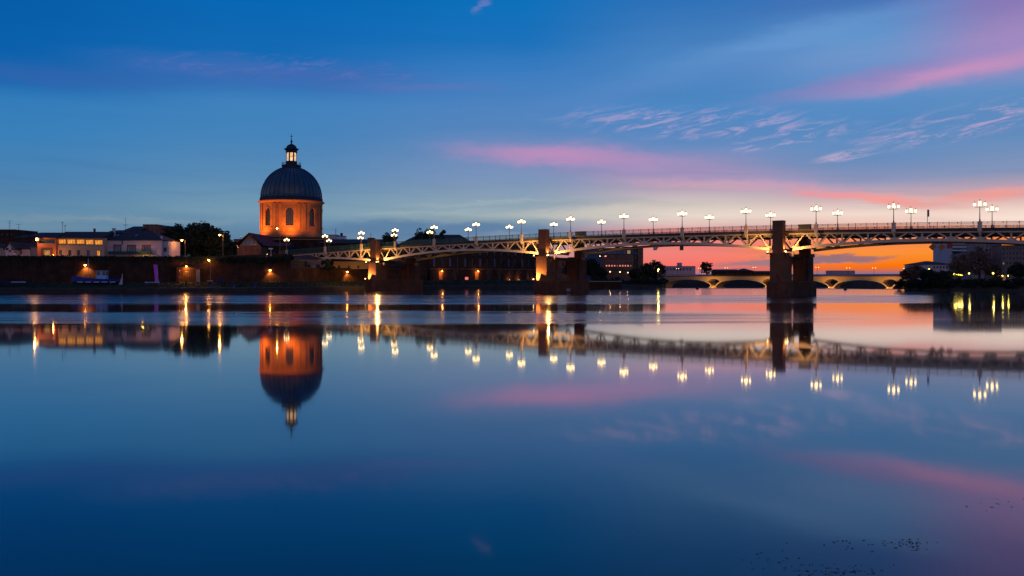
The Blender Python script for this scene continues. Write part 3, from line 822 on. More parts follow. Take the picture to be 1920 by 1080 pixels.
for k in range(NW):
    c = WIN0 + k * 2 * math.pi / NW
    mb = MB(); n = 10
    for j in range(n):
        t0, t1 = c - hw + 2 * hw * j / n, c - hw + 2 * hw * (j + 1) / n
        h0 = zspring + rad_arch * math.sqrt(max(0, 1 - ((t0 - c) / hw) ** 2)); h1 = zspring + rad_arch * math.sqrt(max(0, 1 - ((t1 - c) / hw) ** 2))
        mb.add([P(t0, RI + 0.1, zsill), P(t1, RI + 0.1, zsill), P(t1, RI + 0.1, h1), P(t0, RI + 0.1, h0)], [(0, 1, 2, 3)])
    w = mb.build('window', M_glass, dome)
    mb = MB()
    for u in (-0.5, 0.0, 0.5):
        a = c + hw * u; r = RI + 0.16
        mb.beam(P(a, r, zsill), P(a, r, zspring + rad_arch * 0.8), 0.07, 0.07, Vector((math.cos(a), math.sin(a), 0)))
    for q in range(1, 7):
        zz = zsill + (zspring - zsill) * q / 6.2
        mb.beam(P(c - hw * 0.97, RI + 0.14, zz), P(c + hw * 0.97, RI + 0.14, zz), 0.05, 0.05, Vector((0, 0, 1)))
    mb.build('glazing_bars', M_frame, w)
    # moulded arch and sill
    mb = MB(); n = 14
    ring = []
    for j in range(n + 1):
        s = math.pi * j / n
        for rr_ in (1.0, 1.32):
            ring.append((c + hw * rr_ * math.cos(s), zspring + rad_arch * rr_ * math.sin(s)))
    vs = [P(a, DR + 0.14, z) for a, z in ring] + [P(a, DR - 0.05, z) for a, z in ring]; m2 = len(ring); fs = []
    for j in range(n):
        a0 = 2 * j
        fs += [(a0, a0 + 1, a0 + 3, a0 + 2), (a0 + m2, a0 + 2 + m2, a0 + 3 + m2, a0 + 1 + m2), (a0, a0 + 2, a0 + 2 + m2, a0 + m2), (a0 + 1, a0 + 1 + m2, a0 + 3 + m2, a0 + 3)]
    mb.add(vs, fs); mb.build('arch_moulding', M_drumstone, w)
    mb = MB().lathe([(DR - 0.05, zsill - 0.75), (DR + 0.22, zsill - 0.7), (DR + 0.22, zsill - 0.35), (DR - 0.05, zsill - 0.3)], 6, a0=c - hw * 1.6, a1=c + hw * 1.6)
    mb.build('sill', M_drumstone, w)
    # paired pilasters between the windows
    for off in (math.pi / NW - R(5.2), math.pi / NW + R(5.2)):
        a = c + off; h = R(2.1)
        p_ = MB().lathe([(DR - 0.05, z0 + 0.9), (DR + 0.32, z0 + 0.9), (DR + 0.32, z1 - 1.2), (DR - 0.05, z1 - 1.2)], 3, a0=a - h, a1=a + h).build('pilaster', M_drumstone, dome)
        MB().lathe([(DR - 0.05, z1 - 1.2), (DR + 0.34, z1 - 1.05), (DR + 0.34, z1 - 0.6), (DR - 0.05, z1 - 0.6)], 3, a0=a - h * 1.35, a1=a + h * 1.35).build('capital', M_drumstone, p_)
MB().lathe([(DR - 0.2, Z(447)), (DR + 0.62, Z(447)), (DR + 0.62, Z(443.5)), (DR + 0.42, Z(442.5)), (DR + 0.35, Z(439)), (DR + 0.12, Z(437.6)), (DR - 0.2, Z(437.6))], 72, cap=False).build('plinth', M_drumstone, dome)
MB().lathe([(DR - 0.1, z1 - 0.6), (DR + 0.1, z1 - 0.55), (DR + 0.14, z1 + 0.02), (DR + 0.5, z1 + 0.35), (DR + 0.85, z1 + 0.5), (DR + 0.9, z1 + 0.8), (DR + 0.25, z1 + 1.0), (DR - 0.1, z1 + 1.0)], 72, cap=False).build('cornice', M_drumstone, dome)
CR = 55.5 * pxm
zc = Z(371.5)
MB().lathe([(DR + 0.2, z1 + 1.0), (DR + 0.2, z1 + 1.6), (CR + 0.35, zc - 0.2), (CR + 0.1, zc)], 72, cap=False).build('attic_ring', M_slate, dome)
prof = []
for k in range(19):
    s = R(73.2) * k / 18
    prof.append((CR * math.cos(s), zc + CR * 1.06 * math.sin(s)))
MB().lathe(prof, 96, cap=False).build('cupola', M_copper, dome, smooth=True)
for k in range(36):
    a = 2 * math.pi * k / 36
    pts = [P(a, r + 0.03, z) for r, z in prof[::2]]
    MB().tube(pts, 0.17, 4).build('rib', M_rib, dome)
zt_ = prof[-1][1]
# lantern
LR = 10.2 * pxm
MB().lathe([(17.2 * pxm, zt_ - 0.25), (17.4 * pxm, zt_ + 0.5), (18 * pxm, zt_ + 0.7), (18 * pxm, zt_ + 1.0), (LR, zt_ + 1.05), (LR, zt_ + 1.2)], 24).build('lantern_platform', M_slate, dome)
lantern = MB().lathe([(LR, zt_ + 1.0), (LR, zt_ + 2.6), (LR * 0.55, zt_ + 2.62), (LR * 0.5, zt_ + 2.7)], 16).build('lantern_base', M_slate, dome)
mb = MB()
for k in range(16):
    a = 2 * math.pi * k / 16; mb.tube([P(a, 17.2 * pxm, zt_ + 1.0), P(a, 17.2 * pxm, zt_ + 2.1)], 0.06, 4)
mb.lathe([(17.0 * pxm, zt_ + 1.7), (17.4 * pxm, zt_ + 1.7), (17.4 * pxm, zt_ + 1.8), (17.0 * pxm, zt_ + 1.8)], 24, cap=False)
mb.build('balustrade', M_black, dome)
lz0, lz1 = zt_ + 2.6, Z(285.5)
M_lantern = litwin('lantern_light', 1.1, (1.0, 0.45, 0.14), (1.0, 0.68, 0.36))
for k in range(8):
    a = face + R(22.5) + k * math.pi / 4
    MB().lathe([(LR - 0.25, lz0), (LR, lz0), (LR, lz1), (LR - 0.25, lz1)], 2, a0=a - R(7.5), a1=a + R(7.5)).build('lantern_pier', M_pierstone, dome)
    a += R(22.5)
    MB().lathe([(LR - 0.3, lz0), (LR - 0.3, lz1 - 0.3)], 3, a0=a - R(16), a1=a + R(16)).build('lantern_window', M_lantern, dome)
MB().lathe([(LR * 0.9, lz1 - 0.3), (LR + 0.05, lz1 - 0.3), (LR + 0.05, lz1 + 0.7), (LR + 0.6, lz1 + 1.0), (LR + 0.65, lz1 + 1.3), (LR * 0.98, lz1 + 1.5), (LR * 0.86, lz1 + 2.2), (LR * 0.6, lz1 + 2.75), (LR * 0.25, lz1 + 3.1), (0.28, lz1 + 3.3)], 24).build('lantern_roof', M_slate, dome, smooth=False)
zf = lz1 + 3.2
MB().lathe([(0.28, zf), (0.2, zf + 0.4), (0.5, zf + 0.85), (0.2, zf + 1.3), (0.16, zf + 2.0), (0.07, zf + 2.1)], 10).build('finial', M_slate, dome)
ztip = Z(251.5)
mb = MB(); mb.box(-0.09, 0.09, -0.09, 0.09, zf + 2.0, ztip); mb.box(-0.5, 0.5, -0.08, 0.08, ztip - 0.95, ztip - 0.75)
mb.build('cross', M_black, dome, rz=face + R(90))
# church body under the drum
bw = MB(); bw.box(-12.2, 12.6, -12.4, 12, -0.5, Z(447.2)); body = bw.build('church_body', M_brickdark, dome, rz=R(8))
MB().box(-12.6, 13.0, -12.8, 12.3, Z(447.2) - 1.0, Z(447.2) - 0.6).build('string_course', M_drumstone, body)
# floodlights standing on the body's roof edge, hidden from below by its parapet
for k, (da, w) in enumerate(((-92, 5200), (-58, 8400), (-2, 7600), (38, 800))):
    a = face + R(da) * 1.0; rr_ = DR + 7.0
    fx, fy = rr_ * math.cos(a), rr_ * math.sin(a); base = Vector((PX(546.5, DD), DD, 8.3))
    t = thing('floodlight', 'church floodlight on a mast at the church foot, ' + ('left end', 'left of the middle', 'under the middle window', 'right of the middle')[k], 'floodlight',
              base + Vector((fx, fy, 0)), 0.0, 'floodlights at the drum foot')
    zq = Z(446.5)
    MB().tube([(0, 0, -0.3), (0, 0, zq)], 0.1, 6).build('mast', M_black, t)
    MB().box(-0.3, 0.3, -0.2, 0.2, zq, zq + 0.3).build('housing', M_black, t)
    MB().box(-0.2, 0.2, -0.15, 0.15, zq + 0.3, zq + 0.33).build('lens', M_sodsoft, t)
    d = Vector((-math.cos(a) * 7.0, -math.sin(a) * 7.0, zq + 7.0))
    lamp_light(t, (0, 0, zq + 0.6), w, (1.0, 0.31, 0.03), 0.2, 'SPOT', d, R(104), 0.85)

# ------------------------------------------------------------------ houses
def wall_grid(mb, w, h, ops, t, y=0.0):
    """a front wall of thickness t with real openings (x0, x1, z0, z1)"""
    xs = sorted({0.0, w, *[o[0] for o in ops], *[o[1] for o in ops]}); zs = sorted({0.0, h, *[o[2] for o in ops], *[o[3] for o in ops]})
    for z0, z1 in zip(zs, zs[1:]):
        run = None
        for x0, x1 in zip(xs, xs[1:]):
            cx_, cz_ = (x0 + x1) / 2, (z0 + z1) / 2
            hole = any(o[0] < cx_ < o[1] and o[2] < cz_ < o[3] for o in ops)
            if not hole: run = (run[0], x1) if run else (x0, x1)
            if (hole or x1 == xs[-1]) and run:
                mb.box(run[0], run[1], y, y + t, z0, z1); run = None
WIN_MESH = {}
def window_part(parent, x0, x1, z0, z1, pane, y=0.0, frame=True, bars=1):
    w, h = round(x1 - x0, 2), round(z1 - z0, 2)
    key = (w, h, frame, bars)
    if key not in WIN_MESH:
        f = MB(); t = 0.07
        f.box(0, t, 0, 0.08, 0, h); f.box(w - t, w, 0, 0.08, 0, h); f.box(t, w - t, 0, 0.08, 0, t); f.box(t, w - t, 0, 0.08, h - t, h)
        for k in range(bars):
            c = w * (k + 1) / (bars + 1); f.box(c - 0.03, c + 0.03, 0.01, 0.07, t, h - t)
        fm = f.mesh('window'); fm.materials.append(M_frame)
        g_ = MB(); g_.add([(0, 0.05, 0), (w, 0.05, 0), (w, 0.05, h), (0, 0.05, h)], [(0, 1, 2, 3)])
        WIN_MESH[key] = (fm, g_)
    fm, g_ = WIN_MESH[key]
    wo_ = link('window', fm, parent, (x0, y, z0))
    pk = (key, pane.name)
    if pk not in WIN_MESH:
        pm = g_.mesh('pane'); pm.materials.append(pane); WIN_MESH[pk] = pm
    link('pane', WIN_MESH[pk], wo_)
    return wo_
def house(name, label, cat, x0, x1, d, base_z, yeave, wins, wallm, depth=9.0, roof='gable', yridge=None, roofm=None, rz=0.0, group=None, over=0.35, shutters=False, thick=0.3):
    """front faces the river; x0, x1, yeave, yridge and windows are given in the photograph's pixels at depth d"""
    X0, X1 = PX(x0, d), PX(x1, d); w = X1 - X0; h = PZ(yeave, d) - base_z
    t = thing(name, label, cat, (X0, d, base_z), rz, group)
    ops = []
    for a, b, ya, yb, pane in wins:
        ops.append((PX(a, d) - X0, PX(b, d) - X0, PZ(yb, d) - base_z, PZ(ya, d) - base_z, pane))
    mb = MB(); wall_grid(mb, w, h, ops, thick); mb.box(0, w, thick, depth, 0, h)
    wallo = mb.build('wall', wallm, t)
    for a, b, za, zb, pane in ops:
        window_part(t, a, b, za, zb, pane, thick - 0.12, bars=1 if b - a < 1.5 else 2)
        MB().box(a - 0.1, b + 0.1, -0.08, 0.1, za - 0.12, za - 0.004).build('sill', M_stone, t)
    rm = roofm or M_tile
    hr = (PZ(yridge, d + depth / 2) - base_z) if yridge else h + 2
    if roof == 'gable':
        mb = MB(); o = over
        mb.xprism([(-o, h - 0.02), (depth / 2, hr - 0.2), (depth + o, h - 0.02), (depth + o, h + 0.16), (depth / 2, hr), (-o, h + 0.16)], -0.12, w + 0.12)
        mb.xprism([(0.02, h - 0.3), (depth - 0.02, h - 0.3), (depth / 2, hr - 0.25)], 0.03, w - 0.03)
        mb.build('roof', rm, t)
    elif roof == 'hip':
        o = over; s = min(depth / 2, w / 2 - 0.2) * 0.9
        vs = [(-o, -o, h), (w + o, -o, h), (w + o, depth + o, h), (-o, depth + o, h), (-o, -o, h + 0.15), (w + o, -o, h + 0.15), (w + o, depth + o, h + 0.15), (-o, depth + o, h + 0.15), (s, depth / 2, hr), (w - s, depth / 2, hr)]
        MB().add(vs, [(3,2,1,0),(0,1,5,4),(1,2,6,5),(2,3,7,6),(3,0,4,7),(4,5,9,8),(5,6,9),(6,7,8,9),(7,4,8)]).build('roof', rm, t)
    elif roof == 'flat':
        mb = MB(); mb.box(-0.1, w + 0.1, -0.1, depth + 0.1, h, h + 0.25); mb.build('roof', rm, t)
    elif roof == 'front_gable':
        mb = MB(); o = over
        mb.yprism([(-o, h), (w / 2, hr - 0.2), (w + o, h), (w + o, h + 0.2), (w / 2, hr), (-o, h + 0.2)], -o, depth)
        mb.build('roof', rm, t)
        MB().yprism([(0.05, h - 0.1), (w - 0.05, h - 0.1), (w / 2, hr - 0.25)], 0.0, 0.3).build('gable_wall', wallm, t)
    t['w'] = w; t['h'] = h
    return t
def chimney(t, x, y, z0, z1, s=0.45, m=None):
    c = MB().box(x - s, x + s, y - s, y + s, z0, z1 - 0.15).build('chimney', m or M_brick, t)
    MB().box(x - s - 0.08, x + s + 0.08, y - s - 0.08, y + s + 0.08, z1 - 0.15, z1).build('chimney_cap', M_stone, c)

G_, L_, D_, B_ = M_glass, M_lit, M_litdim, M_blueglass
dA = 227.0
A = house('town_house', 'beige town house with a row of five glowing upper windows', 'house', 105.5, 194.5, dA, 8.3, 446.5,
          [(109, 123.3, 448.6, 457.2, L_), (125.2, 141, 448.6, 457.4, L_), (142.7, 158, 448.8, 457.6, L_), (160, 175, 449.2, 458.4, L_), (177, 192, 450, 458.8, L_),
           (110.6, 116.4, 468.6, 477.6, B_), (128, 133.8, 468.8, 478.8, G_), (144.5, 150.5, 469, 479, G_), (162.8, 168.6, 469.2, 479.4, B_), (181, 187, 469.6, 479.6, L_)], M_beige, 10, 'gable', 434.5)
MB().box(0.2, A['w'] - 0.2, -0.06, 0.02, PZ(459.6, dA) - 8.3, PZ(459.0, dA) - 8.3).build('window_band', M_frame, A)
chimney(A, PX(160, dA) - PX(105.5, dA), 5, 7.2, PZ(428.5, dA + 5) - 8.3, 0.22)
chimney(A, PX(190, dA) - PX(105.5, dA), 6, 7.0, PZ(432.5, dA + 5) - 8.3, 0.4)
A2 = house('town_house', 'red fronted house with dark open loggia beside the lit beige house', 'house', 69.8, 105.0, 226.0, 8.3, 446.5,
           [(73, 103, 448.5, 456.5, G_), (82, 93, 468.5, 478.8, D_)], M_red, 10, 'gable', 436.0)
MB().box(PX(77, 226) - PX(69.8, 226), PX(98.5, 226) - PX(69.8, 226), -0.1, 0.005, PZ(468, 226) - 8.3, PZ(464.6, 226) - 8.3).build('lintel', M_frame, A2)
for xx in (78.5, 97):
    MB().box(PX(xx - 1.6, 226) - PX(69.8, 226), PX(xx + 1.6, 226) - PX(69.8, 226), -0.1, 0.005, 0.2, PZ(468, 226) - 8.3).build('door_jamb', M_frame, A2)
Bh = house('pale_house', 'pale rendered house with three blue windows above a long planted balcony', 'house', 196.0, 303.0, 229.0, 8.3, 450.8,
           [(215.5, 225, 461, 471.5, B_), (241, 252, 461.6, 472, B_), (269, 280, 462, 472.5, B_)], M_pale, 11, 'hip', 432.5)
def bl(x): return PX(x, 229) - PX(196, 229)
def bz(y): return PZ(y, 229) - 8.3
for a, b, y in ((215.5, 225, 461), (241, 252, 461.6), (269, 280, 462)):
    mb = MB(); mb.box(bl(a - 3), bl(b + 3), -0.06, 0.006, bz(y - 0.3), bz(y - 2.6)); mb.box(bl(a - 3), bl(a - 0.4), -0.06, 0.006, bz(472), bz(y - 0.3)); mb.box(bl(b + 0.4), bl(b + 3), -0.06, 0.006, bz(472), bz(y - 0.3))
    mb.build('brick_surround', M_brick, Bh)
bal = MB().box(bl(206), bl(288), -1.0, -0.02, bz(478.6), bz(477.8)).build('balcony', M_stone, Bh)
mb = MB()
for k in range(46): mb.box(bl(206) + k * 0.25, bl(206) + k * 0.25 + 0.05, -1.0, -0.95, bz(477.8), bz(471.6))
mb.box(bl(206), bl(288), -1.02, -0.93, bz(471.6), bz(471.0)); mb.build('balcony_railing', M_green, bal)
MB().box(bl(206) + 0.05, bl(288) - 0.05, -0.88, -0.86, bz(477.7), bz(472.0)).build('balcony_screen', mat('balcony_screen_cloth', (0.04, 0.10, 0.13), 0.9, 0.2), bal)
chimney(Bh, bl(200.6), 4.0, bz(446), PZ(428, 233) - 8.3, 0.32, M_pale)
MB().box(bl(228.6), bl(230.0), -0.12, -0.0, bz(459.0), bz(450.5)).build('downpipe', M_black, Bh)
for xs_ in (213, 249):
    mb = MB(); hh = PZ(432.5, 234.5) - 8.3; he = bz(450.8)
    f0 = 0.42; zz = he + (hh - he) * f0; yy = 5.5 * f0
    mb.add([(bl(xs_ - 3), yy - 0.4, zz + 0.02), (bl(xs_ + 3), yy - 0.4, zz + 0.02), (bl(xs_ + 3), yy + 0.5, zz + 0.62), (bl(xs_ - 3), yy + 0.5, zz + 0.62)], [(0, 1, 2, 3)])
    mb.build('skylight', M_blueglass, Bh)
Ann = house('annex', 'narrow pale annex with a small window at the right end of the balcony house', 'house', 303.6, 316.0, 230.0, 8.3, 452.5, [(307, 312.5, 464, 471.5, G_)], M_pale, 8, 'flat')
MB().box(PX(301.6, 230) - PX(303.6, 230), PX(304.4, 230) - PX(303.6, 230), -0.25, -0.02, 0, PZ(443, 230) - 8.3).build('downpipe', M_white, Ann)
house('cottage', 'low cottage with pale walls and dark roof at the left edge above the wall', 'house', 27.0, 57.0, 232.0, 8.3, 467.0, [(37, 41, 470, 476, G_)], M_pale, 7, 'gable', 455.5)
house('cottage', 'tiny cottage with its pointed gable end turned to the river', 'house', 9.5, 26.5, 229.0, 8.3, 468.0, [(16, 21, 464.5, 472, G_)], M_pale, 7, 'front_gable', 454.0)
house('cottage', 'lowest cottage with beige wall cut by the left picture edge', 'house', -40, 9.0, 231.0, 8.3, 464.5, [(-20, -15, 469, 476, G_)], M_beige, 7, 'gable', 457.0)
house('shed', 'small grey shed squeezed against the red house', 'shed', 57.6, 69.2, 231.0, 8.3, 463.0, [], mat('grey_boards', (0.22, 0.24, 0.28), 0.9, 0.2, 1.5, stretch=(6, 1, 0.3)), 5, 'gable', 459.5)
house('apartment_block', 'dark flat-roofed block far behind the cottages at the left edge', 'building', -30, 28, 290.0, 8.3, 431.5, [(2, 5, 436, 440, G_), (12, 15, 436, 440, G_), (20, 23, 436, 440, G_)], M_brickdark, 14, 'flat')
house('apartment_block', 'long dark roofed building behind the red house', 'building', 52, 108, 262.0, 8.3, 443.5, [(60, 63, 447, 452, G_)], M_brickdark, 14, 'gable', 436.0)
house('apartment_block', 'low dark tiled building between the left block and the red house', 'building', 27, 53, 285.0, 8.3, 446.0, [], M_brickdark, 12, 'gable', 440.5)
house('brick_block', 'brick building with sloping roof behind the pale house', 'building', 234, 264, 288.0, 8.3, 432.0, [(238, 241, 434, 439, G_), (246, 249, 434, 439, G_), (254, 257, 434, 439, G_)], M_brick, 14, 'gable', 424.5)
house('brick_block', 'tallest brick block with grey upper storey behind the pale house', 'building', 268, 294.5, 292.0, 8.3, 422.0, [(276.8, 278.8, 435, 440, D_), (281, 283, 435, 440, D_), (271, 273.4, 435, 440, G_)], M_brick, 12, 'flat')
house('brick_block', 'orange brick block partly hidden by the left end of the trees', 'building', 295.5, 311, 296.0, 8.3, 430.5, [(299, 301, 434, 438, G_)], mat('orange_render', (0.42, 0.22, 0.12), 0.9, 0.2), 12, 'gable', 424.0)
house('brick_block', 'long low brick roofline just behind the pale house ridge', 'building', 204, 234, 280.0, 8.3, 437.0, [], M_brickdark, 12, 'gable', 431.5)

# gabled chapel left of the drum
ch = house('gabled_chapel', 'brick chapel with a glazed triangular pediment left of the drum', 'chapel', 447.0, 490.0, 296.0, 8.3, 461.5, [], M_brick, 24, 'front_gable', 439.5, M_slate, over=1.1)
wch = ch['w']
mb = MB(); hh = PZ(461.5, 296) - 8.3; hr = PZ(441, 296) - 8.3
mb.yprism([(0.5, hh + 0.25), (wch - 0.5, hh + 0.25), (wch / 2, hr - 0.75)], -0.12, -0.02)
mb.build('pediment', mat('pediment_glass', (0.14, 0.20, 0.30), 0.25, 0.4, 1.0, spec=0.6), ch)
mb = MB()
for k in range(1, 6): 
    x = wch * k / 6; zt__ = hh + (hr - hh - 0.9) * (1 - abs(2 * k / 6 - 1)); mb.box(x - 0.06, x + 0.06, -0.18, -0.12, hh + 0.3, max(zt__, hh + 0.4))
mb.build('mullions', M_slate, ch)
house('chapel_wing', 'low brick wing left of the chapel with a flat dark roof', 'building', 438.5, 452, 301.0, 8.3, 449.5, [(442, 445.5, 455, 462, G_)], M_brick, 14, 'flat', roofm=M_slate)
house('chapel_link', 'dark brick range joining chapel and drum behind the street lamp', 'building', 490.8, 540, 304.0, 8.3, 462.0, [(500, 504, 466, 474, G_), (512, 516, 466, 474, G_), (524, 528, 466, 474, G_)], M_brickdark, 12, 'gable', 455)

# low house on the quay wall under the bridge's left span
Q1 = house('quay_house', 'small salmon house on the quay under the left end of the bridge', 'house', 552, 612, 251.0, 6.0, 486.0, [(577, 581.6, 496, 502.4, G_), (593.5, 600, 496, 503.6, G_)], mat('salmon_render', (0.5, 0.27, 0.17), 0.9, 0.15), 6, 'gable', 479)
Q2 = house('quay_house', 'long low quay house with a row of little dark windows behind the left pier', 'house', 622, 690, 256.5, 6.0, 490.0, [(634, 637.5, 498, 503, G_), (652, 655.5, 498, 503, G_), (670, 673.5, 498, 503, G_)], M_beige, 6, 'gable', 485)

# roofs behind the bridge
house('hospital_range', 'long dark roofed range behind the left part of the bridge', 'building', 596, 735, 318.0, 2.4, 456.0, [(640 + 16 * k, 644 + 16 * k, 460, 468, G_) for k in range(5)], M_brickdark, 16, 'gable', 448.5)
house('hospital_range', 'brick range with sloping reddish roof behind the bridge lamps', 'building', 737, 900, 322.0, 2.4, 464.0, [(760 + 16 * k, 764 + 16 * k, 468, 478, G_) for k in range(8)], M_brick, 18, 'hip', 440.0)
rt = house('roof_tower', 'white rooftop block with dark cap right of the drum', 'building', 632, 645, 390.0, 8.3, 443.2, [], M_white, 6, 'flat')
MB().box(1.2, 2.2, 1.0, 2.2, rt['h'] + 0.25, rt['h'] + 1.6).build('vent', M_black, rt)
rt2 = house('roof_tower', 'grey rooftop block between the drum and the white block', 'building', 606, 631, 395.0, 8.3, 441.0, [(612, 615, 444, 448, G_)], M_pale, 6, 'flat')
MB().box(5.2, 5.4, 2, 2.2, rt2['h'] + 0.25, rt2['h'] + 3.2).build('aerial', M_black, rt2)
rt3 = house('roof_tower', 'brick chimney block on the roofs behind the left pier', 'building', 689, 700, 312.0, 2.4, 447.0, [], M_brick, 4, 'flat')
MB().box(1.0, 1.15, 1, 1.15, rt3['h'] + 0.25, rt3['h'] + 2.0).build('aerial', M_black, rt3)

# the big riverside hospital seen under the second span
ha, hb = (PX(806, 281), 281.0), (PX(1010, 312), 312.0)
hl = math.hypot(hb[0] - ha[0], hb[1] - ha[1]); hrz = math.atan2(hb[1] - ha[1], hb[0] - ha[0])
hosp = thing('riverside_hospital', 'long brick riverside hospital with tall windows and two glowing arches', 'building', (ha[0], ha[1], 2.4), hrz)
wins = []
HH = 11.3
nb = 15
for k in range(nb):
    xc = hl * (k + 0.6) / nb
    wins.append((xc - 0.5, xc + 0.5, 4.6, 7.5, B_ if k % 4 in (0, 2) else G_)); wins.append((xc - 0.5, xc + 0.5, 8.6, 10.4, B_ if k % 5 == 1 else G_))
doors = []
for k, xc in enumerate([hl * f for f in (0.095, 0.22, 0.41, 0.52, 0.62, 0.72, 0.80, 0.9)]):
    doors.append((xc - 0.85, xc + 0.85, 0.3, 3.0))
mb = MB(); wall_grid(mb, hl, HH, [w[:4] for w in wins] + doors, 0.45); mb.box(0, hl, 0.46, 14, 0, HH)
mb.build('wall', M_brickdark, hosp)
for a, b, za, zb, pane in wins: window_part(hosp, a, b, za, zb, pane, 0.25)
for k, (a, b, za, zb) in enumerate(doors):
    MB().box(a, b, 0.40, 0.44, za, zb).build('door', M_frame if k not in (0, 2) else M_drumstone, hosp)
    mb = MB(); n = 8
    for j in range(n):
        s0, s1 = math.pi * j / n, math.pi * (j + 1) / n; r0, r1 = (b - a) / 2, (b - a) / 2 + 0.3; c = (a + b) / 2
        mb.beam((c + (r0 + r1) / 2 * math.cos(s0), 0.0, zb - 0.6 + (r0 + r1) / 2 * math.sin(s0)), (c + (r0 + r1) / 2 * math.cos(s1), 0.0, zb - 0.6 + (r0 + r1) / 2 * math.sin(s1)), 0.14, 0.3)
    mb.build('arch', M_pierstone, hosp)
MB().box(-0.1, hl + 0.1, -0.15, 0.0, 3.7, 4.0).build('string_course', M_pierstone, hosp)
MB().box(-0.2, hl + 0.2, -0.4, 0.0, HH - 0.4, HH).build('cornice', M_pierstone, hosp)
MB().xprism([(-0.5, HH), (14.5, HH), (14.5, HH + 0.2), (7, HH + 2.4), (-0.5, HH + 0.2)], -0.3, hl + 0.3).build('roof', M_tile, hosp)
# far wing of the hospital turning away
house('hospital_wing', 'pale end wing of the riverside hospital behind the middle pier', 'building', 1012, 1100, 318.0, 2.4, 486, [(1018 + 12 * k, 1021 + 12 * k, 492 + r, 500 + r, G_) for k in range(6) for r in (0, 14)], M_brick, 12, 'flat')

# ------------------------------------------------------------------ quay walls of the left bank
def wall_along(name, label, line, z0, z1, t, m, cap=True, z0b=None, z1b=None):
    """a wall of thickness t that follows a polyline, sloping from z1 to z1b"""
    n = len(line); back = offset(line, t)
    th = thing(name, label, 'wall', (line[0][0], line[0][1], 0))
    ox, oy = line[0]
    def zz(a, b, i): return a if b is None else a + (b - a) * i / (n - 1)
    vs = []
    for i in range(n):
        (fx, fy), (kx, ky) = line[i], back[i]
        vs += [(fx - ox, fy - oy, zz(z0, z0b, i)), (kx - ox, ky - oy, zz(z0, z0b, i)), (kx - ox, ky - oy, zz(z1, z1b, i)), (fx - ox, fy - oy, zz(z1, z1b, i))]
    fs = [(i * 4 + j, i * 4 + (j + 1) % 4, i * 4 + 4 + (j + 1) % 4, i * 4 + 4 + j) for i in range(n - 1) for j in range(4)] + [(0, 1, 2, 3), (n * 4 - 1, n * 4 - 2, n * 4 - 3, n * 4 - 4)]
    MB().add(vs, fs).build('masonry', m, th)
    if cap:
        fl = offset(line, -0.12); bk = offset(line, t + 0.12); vs = []
        for i in range(n):
            z = zz(z1, z1b, i)
            vs += [(fl[i][0] - ox, fl[i][1] - oy, z), (bk[i][0] - ox, bk[i][1] - oy, z), (bk[i][0] - ox, bk[i][1] - oy, z + 0.22), (fl[i][0] - ox, fl[i][1] - oy, z + 0.22)]
        MB().add(vs, fs).build('coping', M_bank, th)
    return th
def resample(line, step):
    out = []
    for a, b in zip(line, line[1:]):
        n = max(1, int(math.hypot(b[0] - a[0], b[1] - a[1]) / step))
        out += [(a[0] + (b[0] - a[0]) * k / n, a[1] + (b[1] - a[1]) * k / n) for k in range(n)]
    return out + [line[-1]]
S55 = offset(SHORE, 12.6)
WALL1 = [p for p in S55 if p[0] < -60] + [(-60.0, 235.5)]
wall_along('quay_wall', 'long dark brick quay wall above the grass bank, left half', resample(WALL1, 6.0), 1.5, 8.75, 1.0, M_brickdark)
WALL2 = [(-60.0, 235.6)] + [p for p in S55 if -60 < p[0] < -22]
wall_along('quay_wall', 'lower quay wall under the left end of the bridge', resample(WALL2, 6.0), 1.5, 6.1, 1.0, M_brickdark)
mb = MB(); w2 = offset(WALL2, 0.9)
mb.prism(w2 + [(w2[-1][0] - 2, w2[-1][1] + 22), (-52, 272), (-62, 262)], 2.3, 6.0)
struct(mb.build('quay_terrace', M_earth))
# sloping approach road climbing from the left up to the bridge end
ramp = [(PX(330, 246), 246.0), (PX(400, 248), 248.0), (PX(470, 252), 252.0), (PX(538, 258), 258.0)]
wall_along('ramp_wall', 'brick retaining wall climbing to the bridge end below the chapel', resample(ramp, 5.0), 6.0, 8.9, 0.6, M_brickdark, True, 6.0, 10.4)
rl = thing('ramp_railing', 'thin dark railing rising along the ramp to the bridge end', 'railing', (0, 0, 0))
rp = resample(ramp, 2.5)
for k, (x, y) in enumerate(rp):
    z = 8.9 + 1.5 * k / (len(rp) - 1) + 0.22
    MB().box(x - 0.04, x + 0.04, y + 0.3, y + 0.38, z, z + 1.0).build('post', M_black, rl)
    if k + 1 < len(rp):
        z2 = 8.9 + 1.5 * (k + 1) / (len(rp) - 1) + 0.22
        for hh in (0.5, 0.97): MB().beam((x, y + 0.34, z + hh), (rp[k + 1][0], rp[k + 1][1] + 0.34, z2 + hh), 0.05, 0.05).build('rail', M_black, rl)

def along(line, px):
    """point of the polyline seen in the photograph's column px"""
    s = (px - CX) / F
    for a, b in zip(line, line[1:]):
        fa, fb = a[0] - s * a[1], b[0] - s * b[1]
        if fa <= 0 <= fb or fb <= 0 <= fa:
            u = fa / (fa - fb) if fa != fb else 0
            return Vector((a[0] + (b[0] - a[0]) * u, a[1] + (b[1] - a[1]) * u, 0))
    return Vector((line[-1][0], line[-1][1], 0))
